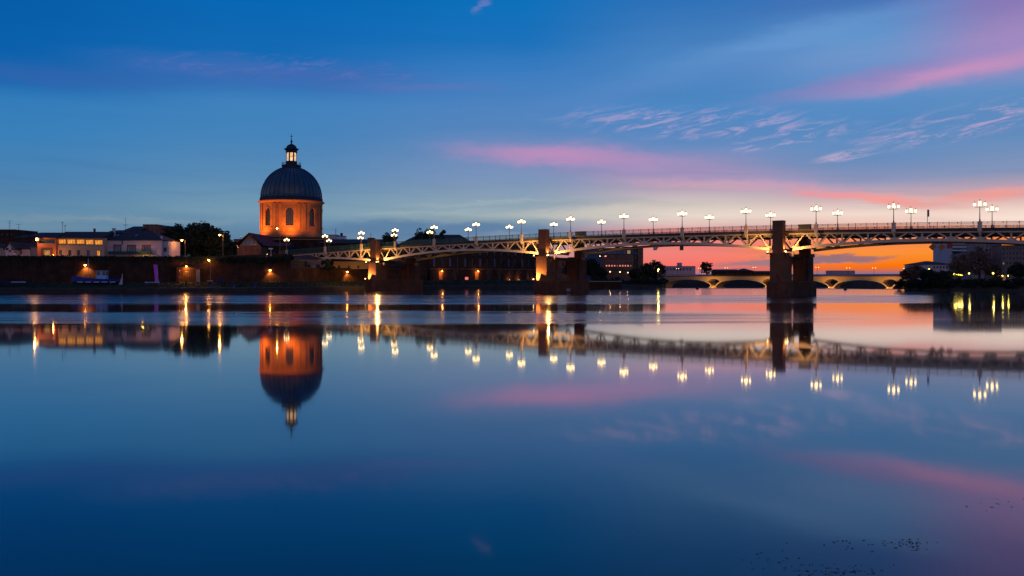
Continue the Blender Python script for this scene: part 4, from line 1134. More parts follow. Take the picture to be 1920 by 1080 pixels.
# wall lamps
def wall_lamp(label, px, py, line, watts, inset=0.8):
    p = along(line, px); z = PZ(py, p.y)
    t = thing('wall_lamp', label, 'wall lamp', (p.x, p.y, z), 0.0, 'sodium lamps on the quay wall')
    MB().tube([(0, -0.02, 0.3), (0, -inset * 0.6, 0.42), (0, -inset, 0.2)], 0.04, 5).build('arm', M_black, t)
    MB().lathe([(0.30, 0.1), (0.2, 0.22), (0.05, 0.27)], 10, 0, -inset).build('shade', M_black, t)
    MB().ball((0, -inset, -0.02), 0.23, 8, 5).build('bulb_glass', M_sod, t)
    lamp_light(t, (0, -inset, -0.3), watts, SODIUM, 0.12, 'SPOT', (0, 0.25, -2.6), R(112), 0.6)
    return t
wall_lamp('sodium wall lamp behind the blue boat', 162.5, 497.0, WALL1, 1500)
wall_lamp('sodium wall lamp on the quay wall below the drum', 508, 506.6, WALL1, 1000)
wall_lamp('sodium wall lamp on the lower quay wall left of the first pier', 652, 509.6, WALL2, 1000)
# river gate in the wall
gp = along(WALL1, 354); gz = 2.4
gate = thing('river_gate', 'arched stone doorway in the quay wall with barred gate and lamp', 'gate', (gp.x, gp.y, gz), math.atan2(0.22, 1))
gw = 2.05; ghh = PZ(505.5, gp.y) - gz
MB().box(-gw - 0.7, -gw, -1.7, 0.1, -0.4, ghh).build('jamb', M_pier, gate); MB().box(gw, gw + 0.7, -1.7, 0.1, -0.4, ghh).build('jamb', M_stone, gate)  # right jamb in paler stone, its lamplit look put into the colour
MB().box(-gw - 0.7, gw + 0.7, -1.7, 0.1, ghh, ghh + 0.5).build('lintel', M_pier, gate)
MB().box(-gw - 0.9, gw + 0.9, -1.9, 0.15, ghh + 0.5, ghh + 0.65).build('coping', M_bank, gate)
MB().box(-gw, gw, -0.12, -0.03, -0.3, ghh).build('door', M_brickdark, gate)
for k in range(9):
    x = -gw + (k + 0.5) * 2 * gw / 9
    MB().tube([(x, -0.35, -0.3), (x, -0.35, ghh - 0.5)], 0.035, 5).build('bar', M_black, gate)
MB().box(-gw, gw, -0.4, -0.3, ghh - 0.55, ghh - 0.45).build('cross_bar', M_black, gate)
gl = thing('gate_lamp', 'small bright lamp over the barred river gate', 'wall lamp', (gp.x, gp.y, gz + ghh))
MB().tube([(0.2, -1.8, 0.9), (0.2, -2.2, 0.95)], 0.04, 5).build('arm', M_black, gl); MB().box(0.12, 0.28, -1.85, -1.6, 0.66, 1.0).build('bracket', M_black, gl)
MB().ball((0.2, -2.25, 0.82), 0.15, 8, 5).build('bulb_glass', M_sod, gl); lamp_light(gl, (0.2, -2.3, 0.5), 160, SODIUM, 0.12)
lamp_light(gl, (-0.3, -1.3, -0.5), 320, SODIUM, 0.12)

# street lamps of the left bank
def street_lamp(label, px, py, d, base, watts=700, arm=0.9, bulb=M_sod, light=True, pr=0.07):
    X, Zt = PX(px, d), PZ(py, d)
    t = thing('street_lamp', label, 'street lamp', (X, d, base), 0.0, 'sodium street lamps on the left bank')
    h = Zt - base
    MB().tube([(arm, 0, 0), (arm, 0, h * 0.85), (arm, 0, h + 0.15)], [pr * 1.3, pr, pr * 0.8], 6).build('post', M_ironlit, t)
    MB().tube([(arm, 0, h + 0.1), (arm * 0.5, 0, h + 0.28), (0.1, 0, h + 0.2)], pr * 0.7, 5).build('arm', M_ironlit, t)
    MB().box(-0.3, 0.3, -0.14, 0.14, h + 0.1, h + 0.24).build('head', M_black, t)
    MB().ball((0, 0, h + 0.0), 0.26, 8, 5, 0.8).build('bulb_glass', bulb, t)
    if light: lamp_light(t, (0, 0, h - 0.35), watts, SODIUM, 0.2)
    return t
street_lamp('orange street lamp in front of the dark trees', 341, 450.5, 234.0, 8.3, 260)
street_lamp('orange street lamp at the right end of the dark trees', 412, 440.5, 240.0, 8.3, 500)
street_lamp('orange street lamp left of the gabled chapel', 441, 461.0, 286.0, 8.3, 450)
street_lamp('orange lamp standing on the grass before the quay wall below the dark trees', 391.5, 488.0, 226.0, 2.3, 120, 0.4)
street_lamp('tall orange street lamp in front of the lit drum', 519.5, 428.5, 275.0, 8.3, 220)
tl = thing('lantern', 'small square lantern on the corner of the red house', 'wall lamp', (PX(70, 225), 225.0, PZ(449, 225)))
MB().box(-0.28, 0.28, -0.28, 0.28, -0.3, 0.35).build('glass', emitmat('lantern_glass', (1.0, 0.5, 0.2), 1.6), tl); MB().box(-0.33, 0.33, -0.33, 0.33, 0.35, 0.45).build('cap', M_black, tl); MB().box(-0.08, 0.08, -0.05, 1.3, -0.45, -0.3).build('bracket', M_black, tl)
lamp_light(tl, (-0.2, -0.9, 0.0), 420, SODIUM)
for lab, px, py, d, w in (('low garden light at the foot of the red house', 100.5, 479.0, 224.2, 190), ('garden light glowing under the planted balcony', 268, 480.3, 226.5, 130)):
    t = thing('garden_light', lab, 'garden light', (PX(px, d), d, 8.3)); h = PZ(py, d) - 8.3
    MB().tube([(0, 0, 0), (0, 0, h - 0.1)], 0.05, 5).build('stake', M_black, t); MB().ball((0, 0, h), 0.13, 8, 5).build('bulb_glass', M_sodsoft, t); lamp_light(t, (0, -0.1, h + 0.25), w, SODIUM)
# unlit lamp and sign poles at the bridge end
t = thing('unlit_lamp', 'pale unlit lamp post with a flat head beside the ramp', 'street lamp', (PX(508, 250), 250.0, 8.0)); h = PZ(466, 250) - 8
MB().tube([(0, 0, 0), (0, 0, h - 0.2)], 0.07, 6).build('post', M_white, t); MB().box(-0.65, 0.5, -0.2, 0.2, h - 0.2, h + 0.12).build('head', M_white, t)
t = thing('sign_pole', 'thin pale pole with a small yellow light on the ramp', 'pole', (PX(500, 249), 249.0, 6.0)); h = PZ(476, 249) - 6
MB().tube([(0, 0, 0), (0, 0, h)], 0.06, 6).build('post', M_white, t); MB().ball((0.2, -0.1, h - 0.1), 0.1, 8, 5).build('lens', M_sodsoft, t)

# antennas on the roofs
def antenna(label, px, y0, y1, d, arms):
    zb, zt__ = PZ(y1, d), PZ(y0, d)
    t = thing('tv_antenna', label, 'antenna', (PX(px, d), d, zb), 0.0, 'antennas on the left roofs'); h = zt__ - zb
    MB().tube([(0, 0, 0), (0, 0, h)], 0.045, 5).build('mast', M_black, t)
    for f, w in arms: MB().tube([(-w, 0, h * f), (w, 0, h * f)], 0.035, 4).build('arm', M_black, t)
antenna('double armed antenna over the left block', 18, 414, 432.5, 289, ((0.97, 0.8), (0.75, 0.6), (0.5, 0.35)))
antenna('antenna over the low tiled building at the left', 35, 420, 441, 288, ((0.96, 0.9), (0.7, 0.4)))
antenna('taller antenna left of the house with lit windows', 117, 416, 436, 232, ((0.97, 0.4), (0.9, 0.3)))
antenna('shorter antenna on the house with lit windows', 122, 422, 436, 232, ((0.97, 0.5), (0.85, 0.3)))
antenna('tall thin antenna above the pale house', 235.5, 409, 434, 282, ((0.98, 0.25), (0.5, 0.9), (0.42, 0.6)))

# ------------------------------------------------------------------ boats and flags on the grass
def bank_point(px, off): return along(offset(SHORE, off), px)
p = bank_point(181, 7.5); sc = p.y / F
boat = thing('fishing_boat', 'blue wooden boat with pale blue cabin and mast beached on the grass', 'boat', (p.x, p.y, 1.95), R(10))
L = 86 * sc; mb = MB(); ns = 12; secs = []
for k in range(ns + 1):
    u = k / ns; x = -L / 2 + L * u
    wd = 1.35 * math.sin(math.pi * min(1, (0.12 + 0.88 * u) ** 0.8) * 0.62 + 0.12) * (1 if u > 0.05 else 0.4) 
    sheer = 1.35 + 0.75 * (1 - u) ** 3 * 1.0 - 0.1 * u
    secs.append([(x, -wd, sheer), (x, -wd * 0.9, 0.6), (x, 0, 0.05 + 0.5 * (1 - u) ** 4), (x, wd * 0.9, 0.6), (x, wd, sheer), (x, wd * 0.8, sheer - 0.15), (x, -wd * 0.8, sheer - 0.15)])
vs = [v for s in secs for v in s]; q = 7
fs = [(k * q + j, k * q + (j + 1) % q, (k + 1) * q + (j + 1) % q, (k + 1) * q + j) for k in range(ns) for j in range(q)] + [tuple(range(q)), tuple(ns * q + j for j in range(q - 1, -1, -1))]
hull = mb.add(vs, fs).build('hull', M_boatblue, boat)
for k in range(5):
    a = -L * 0.36 + k * L * 0.165
    MB().box(a, a + L * 0.12, -1.36, -1.28, 0.42, 0.62).build('white_stripe', M_white, hull)
cx0, cx1 = (182 - 181) * sc - 0.0, (200 - 181) * sc; zc0, zc1 = 1.2, PZ(507.5, p.y) - 1.95
cab = MB().box(cx0, cx1, -0.9, 0.9, zc0, zc0 + (zc1 - zc0) * 0.45).build('cabin', M_cabinblue, boat)
for x in (cx0, (cx0 + cx1) / 2 - 0.2, cx1 - 0.12):
    for y in (-0.9, 0.78): MB().box(x, x + (0.4 if 0.1 < x - cx0 < 1.5 else 0.12), y, y + 0.12, zc0 + (zc1 - zc0) * 0.45, zc1 - 0.1).build('cabin_post', M_cabinblue, cab)
MB().box(cx0 + 0.1, cx1 - 0.1, -0.8, 0.8, zc0 + (zc1 - zc0) * 0.45, zc1 - 0.12).build('cabin_glass', M_glass, cab)
MB().box(cx0 - 0.25, cx1 + 0.08, -1.0, 1.0, zc1 - 0.1, zc1).build('cabin_roof', M_cabinblue, cab)
MB().tube([((166.5 - 181) * sc, 0, 1.0), ((166.5 - 181) * sc, 0, PZ(485, p.y) - 1.95)], 0.07, 6).build('mast', M_white, boat)
mb = MB()
for k in (-0.3, 0.3): mb.box(L * k - 0.25, L * k + 0.25, -1.2, 1.2, -0.6, 0.35)
mb.build('cradle', M_bark, boat)
p = bank_point(226, 6.5)
t = thing('furled_sail', 'white pennant shaped sail standing at the stern of the blue boat', 'sail', (p.x, p.y, 1.75), R(5))
vs = [(-0.45, 0, 0.1), (0.35, 0, 0.0), (0.5, 0.05, 1.4), (0.42, 0.02, 2.75), (0.2, 0, 1.6)]
mb = MB(); mb.add([(x, y - 0.05, z) for x, y, z in vs] + [(x, y + 0.05, z) for x, y, z in vs], [(0, 1, 2, 3, 4), (9, 8, 7, 6, 5)] + [(i, (i + 1) % 5, 5 + (i + 1) % 5, 5 + i) for i in range(5)])
mb.build('cloth', M_pale, t); MB().tube([(0.45, 0, -0.2), (0.46, 0, 2.8)], 0.03, 5).build('pole', M_white, t)
p = bank_point(293.5, 6.0); sc = p.y / F
t = thing('feather_flag', 'tall magenta feather flag on the grass right of the boat', 'flag', (p.x, p.y, 1.7)); zt__ = PZ(496, p.y) - 1.7
mb = MB(); n = 10; vs = []
for k in range(n + 1):
    u = k / n; z = 0.75 + (zt__ - 0.75) * u; lean = -0.35 * u * u; w = 0.42 + 0.08 * u
    vs += [(lean - w, 0.03 * math.sin(u * 9), z), (lean + w, -0.05 * math.sin(u * 7), z)]
mb.add(vs, [(2 * k, 2 * k + 1, 2 * k + 3, 2 * k + 2) for k in range(n)])
mb.add([(x, y + 0.03, z) for x, y, z in vs], [(2 * k, 2 * k + 2, 2 * k + 3, 2 * k + 1) for k in range(n)])
mb.build('cloth', M_magenta, t); MB().tube([(0.45, 0, -0.2), (0.42, 0, 1.6), (0.1, 0, zt__)], 0.035, 5).build('pole', M_white, t)
def small_boat(label, x0, x1, y0, y1, off, m, tilt=0.0):
    p = bank_point((x0 + x1) / 2, off); sc = p.y / F; L = (x1 - x0) * sc; h = max(0.35, (y1 - y0) * sc)
    t = thing('rowing_boat', label, 'boat', (p.x, p.y, PZ(y1, p.y)), R(8), 'small boats on the bank')
    ns = 10; vs = []; 
    for k in range(ns + 1):
        u = k / ns; x = -L / 2 + L * u; w = 0.6 * math.sin(math.pi * (0.06 + 0.88 * u)) + 0.04
        vs += [(x, -w, h), (x, -w * 0.7, 0.1), (x, w * 0.7, 0.1), (x, w, h), (x, 0, h * 0.75)]
    MB().add(vs, [(k * 5 + j, k * 5 + (j + 1) % 5, k * 5 + 5 + (j + 1) % 5, k * 5 + 5 + j) for k in range(ns) for j in range(5)] + [(0, 1, 2, 3, 4), tuple(ns * 5 + j for j in (4, 3, 2, 1, 0))]).build('hull', m, t)
    MB().box(-L * 0.12, L * 0.12, -0.45, 0.45, h * 0.8, h * 0.9).build('bench', M_white, t)
    MB().box(-L * 0.4, L * 0.4, -0.12, 0.12, -0.25, 0.12).build('keel', M_bark, t)
small_boat('pale rowing boat on the grass at the foot of the magenta flag', 272.5, 298.5, 528.4, 531.6, 4.6, M_cabinblue)
small_boat('pale blue rowing boat lying at the left picture edge', 21, 47, 527.6, 531.0, 5.0, M_cabinblue)
small_boat('dark blue rowing boat cut by the left picture edge', -14, 20, 527.6, 531.0, 5.2, M_boatblue)
small_boat('small blue boat right of the river gate', 405, 420, 525.4, 529.4, 7.0, M_boatblue)
small_boat('small pale boat next to the blue one right of the gate', 389, 399, 526, 528.6, 7.2, M_pale)
for k, (px, y) in enumerate(((397.5, 535.4), (438.5, 536), (478, 536), (644, 534), (670, 534.5))):
    p = bank_point(px, 2.0)
    t = thing('mooring_post', 'squat blue mooring post on the quay ledge, ' + ORD[k] + ' from the left', 'bollard', (p.x, p.y, 1.0), 0.0, 'mooring posts along the quay ledge')
    MB().lathe([(0.24, 0), (0.2, 0.5), (0.3, 0.56), (0.3, 0.72), (0.1, 0.8)], 8).build('post', M_boatblue, t)

# arches of the hospital: lamps
for k, (px, py, w) in enumerate(((826, 512.5, 110), (890, 513.5, 130))):
    u = (0.095, 0.41)[k] * hl
    q = Vector((ha[0] + math.cos(hrz) * u, ha[1] + math.sin(hrz) * u, 2.4))
    t = thing('wall_lamp', 'lamp glowing in the ' + ('left' if k == 0 else 'right') + ' hospital arch', 'wall lamp', q, hrz, 'lamps in the hospital arches')
    MB().ball((0, -0.55, 3.1), 0.13, 8, 5).build('bulb_glass', M_sod, t); MB().tube([(0, 0.0, 3.4), (0, -0.5, 3.3)], 0.04, 5).build('arm', M_black, t); lamp_light(t, (0, -0.75, 2.7), w, SODIUM)
for k, f in enumerate((0.70, 0.79, 0.93)):
    u = f * hl; q = Vector((ha[0] + math.cos(hrz) * u, ha[1] + math.sin(hrz) * u, 2.4))
    t = thing('ground_light', 'small uplight at the hospital foot, ' + ORD[k] + ' right of the arches', 'ground light', q, hrz, 'uplights along the hospital foot')
    MB().box(-0.12, 0.12, -0.7, -0.5, 0.0, 0.15).build('housing', M_black, t); MB().ball((0, -0.6, 0.2), 0.09, 6, 4).build('lens', M_sodsoft, t); lamp_light(t, (0, -0.6, 0.5), 40, SODIUM)
q = bank_point(875, 12.0)
t = thing('red_sign', 'small glowing red sign box left of the right hospital arch', 'sign', (q.x, q.y, 2.4)); MB().box(-0.5, 0.5, -0.1, 0.1, 0.35, 1.2).build('panel', emitmat('red_sign_glow', (1.0, 0.16, 0.14), 0.9), t); MB().box(-0.08, 0.08, -0.06, 0.06, -0.1, 0.35).build('post', M_black, t)

# ------------------------------------------------------------------ trees
def make_tree(name, label, X, Y, z0, H, RX, m, group, seed, n=1500, trunk_h=0.3, leaf=0.42, shape=1.0, cat='tree'):
    rr = random.Random(seed)
    t = thing(name, label, cat, (X, Y, z0), 0.0, group)
    th = H * trunk_h
    mb = MB(); r0 = 0.035 * H + 0.05
    mb.tube([(0, 0, -0.4), (rr.uniform(-.1, .1), 0, th), (rr.uniform(-.3, .3), rr.uniform(-.3, .3), H * 0.7)], [r0, r0 * 0.75, r0 * 0.25], 6)
    for k in range(6):
        a = rr.uniform(0, 6.28); zz = th + (H * 0.6 - th) * rr.random(); l = RX * rr.uniform(0.5, 0.85)
        mb.tube([(0, 0, zz * 0.9), (math.cos(a) * l * 0.5, math.sin(a) * l * 0.5, zz + l * 0.35), (math.cos(a) * l, math.sin(a) * l, zz + l * 0.6)], [r0 * 0.4, r0 * 0.25, r0 * 0.1], 4)
    mb.build('trunk', M_bark, t)
    clumps = []
    for k in range(max(10, n // 55)):
        while True:
            u, v, w = rr.uniform(-1, 1), rr.uniform(-1, 1), rr.uniform(-1, 1)
            if 0.15 < u * u + v * v + w * w < 1: break
        zc = (th * 0.75 + H) / 2 + w * (H - th * 0.75) / 2 * 0.88
        taper = 1.0 - 0.35 * max(0, w) ** 1.5 * shape
        clumps.append((u * RX * 0.85 * taper, v * RX * 0.85 * taper, zc, RX * rr.uniform(0.2, 0.42)))
    vs, fs = [], []
    for k in range(n):
        c = rr.choice(clumps)
        d = Vector((rr.gauss(0, 1), rr.gauss(0, 1), rr.gauss(0, 1))).normalized() * c[3] * rr.random() ** 0.4
        p = Vector((c[0], c[1], c[2])) + d
        a = Vector((rr.gauss(0, 1), rr.gauss(0, 1), rr.gauss(0, 0.6))).normalized(); b = a.cross(Vector((rr.gauss(0, 1), rr.gauss(0, 1), rr.gauss(0, 1)))).normalized()
        s = leaf * rr.uniform(0.6, 1.3); o = len(vs)
        vs += [p - a * s, p - b * s * 0.5, p + a * s, p + b * s * 0.5]; fs.append((o, o + 1, o + 2, o + 3))
    me = bpy.data.meshes.new('crown'); me.from_pydata([tuple(v) for v in vs], [], fs); me.materials.append(m); me.update()
    link('crown', me, t)
    return t
def tree_px(label, px, ytop, ybase, wpx, d, m, group, seed, base=None, name='tree', **kw):
    z0 = PZ(ybase, d) if base is None else base
    return make_tree(name, label, PX(px, d), d, z0, PZ(ytop, d) - z0, wpx / 2 * d / F, m, group, seed, **kw)
g1 = 'dark trees on the left terrace'
for k, (px, yt, w, d, lab) in enumerate((
    (322, 425, 52, 247, 'dark tree nearest the pale house, leftmost of the clump'), (343, 416, 56, 252, 'tall dark tree behind the left orange street lamp'),
    (366, 417, 56, 250, 'dark tree in the middle of the clump on the left terrace'), (384, 414.5, 54, 254, 'tallest dark tree, right of the clump middle'),
    (404, 426, 50, 250, 'dark tree just left of the second orange street lamp'), (419, 435, 44, 252, 'dark tree sloping down behind the second orange street lamp'), (430, 450, 26, 256, 'smallest dark tree at the right end of the clump'))):
    tree_px(lab, px, yt, 480, w, d, M_leafdark, g1, 20 + k, base=8.3, n=5000, trunk_h=0.06, leaf=0.42, shape=0.9)
g2 = 'trees behind the bridge roofs'
for k, (px, yt, yb, w, d, lab) in enumerate(((727, 432, 470, 24, 300, 'thin tree left of the reddish roof behind the bridge'), (738, 428, 470, 18, 302, 'slim tree behind the lamp over the left pier'),
    (788, 427.5, 470, 36, 303, 'bushy tree in the middle of the reddish roof'), (806, 425, 470, 36, 305, 'bushy brownish tree behind the paired lamps'), (831, 427.5, 470, 20, 303, 'small round tree right of the paired lamps'))):
    tree_px(lab, px, yt, yb, w, d, M_leaf, g2, 40 + k, base=2.4, n=2600, trunk_h=0.5, leaf=0.36)
g3 = 'trees between the middle pier and the far bridge'
for k, (px, yt, w, d, m, lab) in enumerate(((1078, 486, 44, 296, M_leafdark, 'dark tree between the two shafts of the middle pier'), (1110, 482, 34, 300, M_leafdark, 'dark tree just right of the middle pier'),
    (1127, 503, 26, 300, M_leafdark, 'dark tree in front of the left end of the red-lit block'), (1212, 490, 32, 306, M_leaf, 'round tree right beside the red-lit block'), (1230, 487.5, 36, 312, M_leaf, 'large round tree at the left end of the far bridge'),
    (1194, 503, 30, 300, M_leafdark, 'low tree before the tower of the red-lit block'))):
    tree_px(lab, px, yt, 530, w, d, m, g3, 60 + k, base=2.4, n=2200, trunk_h=0.12, leaf=0.40, shape=0.5)
g4 = 'shrubs along the water right of the middle pier'
for k in range(13):
    px = 1118 + k * 10.2
    tree_px('dark waterside shrub right of the middle pier, ' + ORD[k] + ' from the left', px, 519 + (k * 7) % 9, 541, 22, 281 + (k % 3), M_leafdark if k % 3 else M_leaf, g4, 90 + k, base=0.4 if k > 3 else 1.0, n=700, trunk_h=0.1, leaf=0.34, name='shrub', cat='shrub')
g5 = 'trees on the right bank'
for k, (px, yt, w, d, m, lab) in enumerate(((1702, 505, 30, 262, M_leafbrown, 'small tree at the right end of the far bridge'), (1717, 498.5, 34, 258, M_leafbrown, 'feathery tree left of the low white building'), (1740, 508, 34, 250, M_leafdark, 'low dark tree before the low white building'),
    (1768, 510, 36, 244, M_leafdark, 'dark tree at the right end of the low white building'), (1800, 476, 46, 262, M_leafbrown, 'tall brown tree in front of the striped tower'), (1836, 463, 52, 270, M_leafbrown, 'tallest brown tree right of the striped tower'),
    (1862, 486, 30, 268, M_leafbrown, 'brown tree left of the glazed stair windows'), (1908, 494, 36, 262, M_leafdark, 'dark tree at the right picture edge'))):
    tree_px(lab, px, yt, 530, w, d, m, g5, 120 + k, base=2.6, n=2200, trunk_h=0.16, leaf=0.36, shape=0.5)
g6 = 'shrubs along the right bank'
for k in range(14):
    px = 1696 + k * 17.5; d = along(list(reversed(RSHORE)), px).y if px > 1700 else 256
    tree_px('dark shrub at the right waterline, ' + ORD[k] + ' from the left', px, 519 + (k * 5) % 7, 546, 34, d + 3.5, M_leafdark, g6, 150 + k, base=0.2, n=900, trunk_h=0.08, leaf=0.36, name='shrub', cat='shrub')
g7 = 'bushes on top of the quay wall'
for k, (px, yt, d) in enumerate(((418, 484, 227), (436, 487, 229), (452, 486, 231), (470, 483, 232), (486, 487, 232), (520, 482, 234), (536, 478, 236), (548, 490, 240), (612, 486, 246), (619, 489, 247))):
    tree_px('dark bush hanging over the quay wall, ' + ORD[k] + ' from the left', px, yt, 500, 22, d, M_leafdark if k % 2 else M_leaf, g7, 180 + k, base=7.6 if k < 7 else 5.6, n=700, trunk_h=0.1, leaf=0.3, name='bush', cat='bush')
tree_px('large lone tree standing left of the far bridge roofs', 1325, 487.5, 516, 24, 640, M_leafdark, None, 201, base=2.4, n=1400, trunk_h=0.2, leaf=0.7)
# ivy and weeds along the wall foot and top
rr = random.Random(5); vs, fs = [], []
for k in range(5200):
    j = rr.randrange(0, len(WALL1) - 1); u = rr.random(); a, b = WALL1[j], WALL1[j + 1]
    x, y = a[0] + (b[0] - a[0]) * u, a[1] + (b[1] - a[1]) * u
    clump = math.sin(x * 0.35) + math.sin(x * 0.83 + 1) + math.sin(x * 1.7 + 2)
    z = 8.85 + rr.uniform(0, 0.35) - abs(rr.gauss(0, 0.55 + 0.45 * max(0, clump)))
    s = rr.uniform(0.12, 0.32); p_ = Vector((x + rr.gauss(0, .1), y - 0.15 - rr.random() * 0.25, z)); q_ = Vector((rr.gauss(0, 1), rr.gauss(0, 0.4), rr.gauss(0, 1))).normalized(); r_ = q_.cross(Vector((0, 1, 0.3))).normalized()
    o = len(vs); vs += [p_ - q_ * s, p_ - r_ * s * .6, p_ + q_ * s, p_ + r_ * s * .6]; fs.append((o, o + 1, o + 2, o + 3))
iv = MB(); iv.add(vs, fs); ivo = iv.build('ivy', M_leafdark); ivo['kind'] = 'stuff'; tag(ivo, 'dark ivy hanging from the top of the long quay wall', 'ivy')

# ------------------------------------------------------------------ the far arched bridge
fa, fb = (PX(1240, 655), 655.0), (PX(1700, 545), 545.0)
fl_ = math.hypot(fb[0] - fa[0], fb[1] - fa[1]); frz = math.atan2(fb[1] - fa[1], fb[0] - fa[0])
fz0 = -5.3
far = thing('arched_bridge', 'distant masonry bridge of wide arches lit orange with oval openings over its piers', 'bridge', (fa[0], fa[1], fz0), frz)
M_farstone = mat('far_bridge_stone', (0.46, 0.30, 0.15), 0.9, 0.25, 0.12)
def fpx(px):
    s = (px - CX) / F; ux, uy = math.cos(frz), math.sin(frz)
    return (s * fa[1] - fa[0]) / (ux - s * uy)
piers_f = [fpx(x) for x in (1244, 1338, 1441, 1559, 1668)]; piers_f.append(piers_f[-1] + 42)
ztopf = PZ(518.3, 600) - fz0; crown = PZ(524.5, 600) - fz0; spring = 0.9
DEP = 11.0
for a, b in zip(piers_f, piers_f[1:]):
    mb = MB(); n = 64; pw = 1.6
    c = (a + b) / 2; hs = (b - a) / 2
    def arch(x):
        u = abs(x - c) / (hs - pw)
        return 0.2 if u >= 1 else spring + (crown - spring) * math.sqrt(max(0, 1 - u ** 2.2))
    def hole(x):
        """oval opening centred over each pier"""
        for p_ in (a, b):
            w_ = 4.6
            if abs(x - p_) < w_:
                k_ = math.sqrt(1 - (abs(x - p_) / w_) ** 2); zc_ = 4.5
                return zc_ - 2.5 * k_ ** 1.2, zc_ + 2.5 * k_
        return None
    xs = [a + (b - a) * k / n for k in range(n + 1)]
    for x0, x1 in zip(xs, xs[1:]):
        l0, l1 = arch(x0), arch(x1); h0, h1 = hole(x0), hole(x1)
        def cell(b0, b1, t0, t1):
            if t0 - b0 < 0.02 and t1 - b1 < 0.02: return
            mb.add([(x0, 0, b0), (x1, 0, b1), (x1, 0, t1), (x0, 0, t0), (x0, DEP, b0), (x1, DEP, b1), (x1, DEP, t1), (x0, DEP, t0)], [(0, 1, 2, 3), (7, 6, 5, 4), (0, 4, 5, 1), (3, 2, 6, 7)])
        if h0 or h1:
            h0 = h0 or ((h1[0] + h1[1]) / 2,) * 2; h1 = h1 or ((h0[0] + h0[1]) / 2,) * 2
            cell(l0, l1, max(h0[0], l0 + 0.5), max(h1[0], l1 + 0.5)); cell(h0[1], h1[1], ztopf, ztopf)
        else: cell(l0, l1, ztopf, ztopf)
    sp_ = mb.build('arch_span', M_farstone, far)
    mb = MB(); r_ = [(x, arch(x)) for x in xs if abs(x - c) <= hs - pw + 0.01]
    for (x0, z0_), (x1, z1_) in zip(r_, r_[1:]): mb.beam((x0, -0.12, z0_ + 0.3), (x1, -0.12, z1_ + 0.3), 0.35, 0.7)
    mb.build('arch_ring', M_stone, sp_)
for k, p_ in enumerate(piers_f[1:-1]):
    pr = MB().prism([(p_ - 3.2, -1.5), (p_, -4.5), (p_ + 3.2, -1.5), (p_ + 3.2, DEP + 1.5), (p_ - 3.2, DEP + 1.5)], -2.0, 1.0).build('pier', M_farstone, far)
MB().box(piers_f[0] - 14, piers_f[0] + 0.05, -0.2, DEP, -2, ztopf).build('abutment', M_pierstone, far)
dk = MB().box(piers_f[0] - 14, piers_f[-1] + 60, -0.7, DEP + 0.7, ztopf + 0.004, ztopf + 0.5).build('deck', M_deck, far)
mb = MB(); LL = piers_f[-1] + 60
mb.box(piers_f[0] - 14, LL, -0.65, -0.5, ztopf + 1.3, ztopf + 1.42)
k_ = piers_f[0] - 14
while k_ < LL: mb.box(k_, k_ + 0.1, -0.62, -0.53, ztopf + 0.5, ztopf + 1.3); k_ += 0.8
mb.build('railing', M_black, dk)
# its uplights and lamp posts
for k, p_ in enumerate(piers_f[:-1]):
    w_ = Vector((fa[0] + math.cos(frz) * p_ + math.sin(frz) * 5, fa[1] + math.sin(frz) * p_ - math.cos(frz) * 5, fz0 + 1.4))
    t = thing('floodlight', 'small floodlight on a pier of the far arched bridge, ' + ORD[k] + ' from the left', 'floodlight', w_, frz, 'floodlights of the far bridge')
    MB().box(-0.2, 0.2, -0.2, 0.2, -1.6, 0.1).build('post', M_black, t); MB().ball((0, 0, 0.2), 0.1, 6, 4).build('lens', M_sodsoft, t)
    lamp_light(t, (0, -3.0, 0.6), 5200, (1.0, 0.5, 0.14), 0.3)
for k, (px, py) in enumerate(((1270, 503.4), (1311.5, 502.6), (1361.5, 502), (1414, 501), (1532, 501), (1590, 502), (1638.5, 502.2), (1697, 503))):
    x = fpx(px); w_ = Vector((fa[0] + math.cos(frz) * x, fa[1] + math.sin(frz) * x, fz0 + ztopf + 0.5)); h = PZ(py, w_.y) - w_.z
    t = thing('street_lamp', 'tiny lit lamp post on the far arched bridge, ' + ORD[k] + ' from the left', 'street lamp', w_, frz, 'lamp posts of the far bridge')
    MB().tube([(0, 0.3, 0), (0, 0.3, h)], 0.09, 5).build('post', M_black, t); MB().tube([(-0.9, 0.3, h), (0.9, 0.3, h)], 0.07, 4).build('arm', M_black, t)
    for s in (-0.85, 0.85): MB().ball((s, 0.3, h - 0.1), 0.34, 8, 5, 0.55).build('head', M_yelfar if 'M_yelfar' in globals() else M_sodsoft, t)
# roofs beyond the far bridge
M_hazepale = mat('hazy_pale_render', (0.62, 0.43, 0.43), 0.9, 0.15, 0.2)  # pale walls with the mauve of distant haze put into their colour
w1 = house('far_block', 'pale long building behind the left end of the far bridge', 'building', 1246, 1304, 694.0, 1.6, 499.5, [(1250 + 6.2 * k, 1252.6 + 6.2 * k, 503, 507, G_) for k in range(8)], M_hazepale, 16, 'flat')
MB().box(11, 14.5, 3, 6, w1['h'] + 0.25, w1['h'] + 3.0).build('roof_box', M_hazepale, w1)
house('far_block', 'dark roofed hall right of the lone tree behind the far bridge', 'building', 1342, 1386, 702.0, 1.6, 508, [], M_brickdark, 16, 'gable', 505)
house('far_block', 'low domed hall beyond the third arch of the far bridge', 'building', 1386, 1412, 720.0, 1.6, 508, [], M_brickdark, 16, 'hip', 503.5)
house('far_block', 'low wide roofs beyond the third arch pier of the far bridge', 'building', 1413, 1452, 720.0, 1.6, 511, [], M_brickdark, 16, 'gable', 508)
house('far_block', 'flat pale block on the horizon right of the right pier', 'building', 1561, 1603, 1400.0, -7.5, 507.5, [], M_hazepale, 30, 'flat')

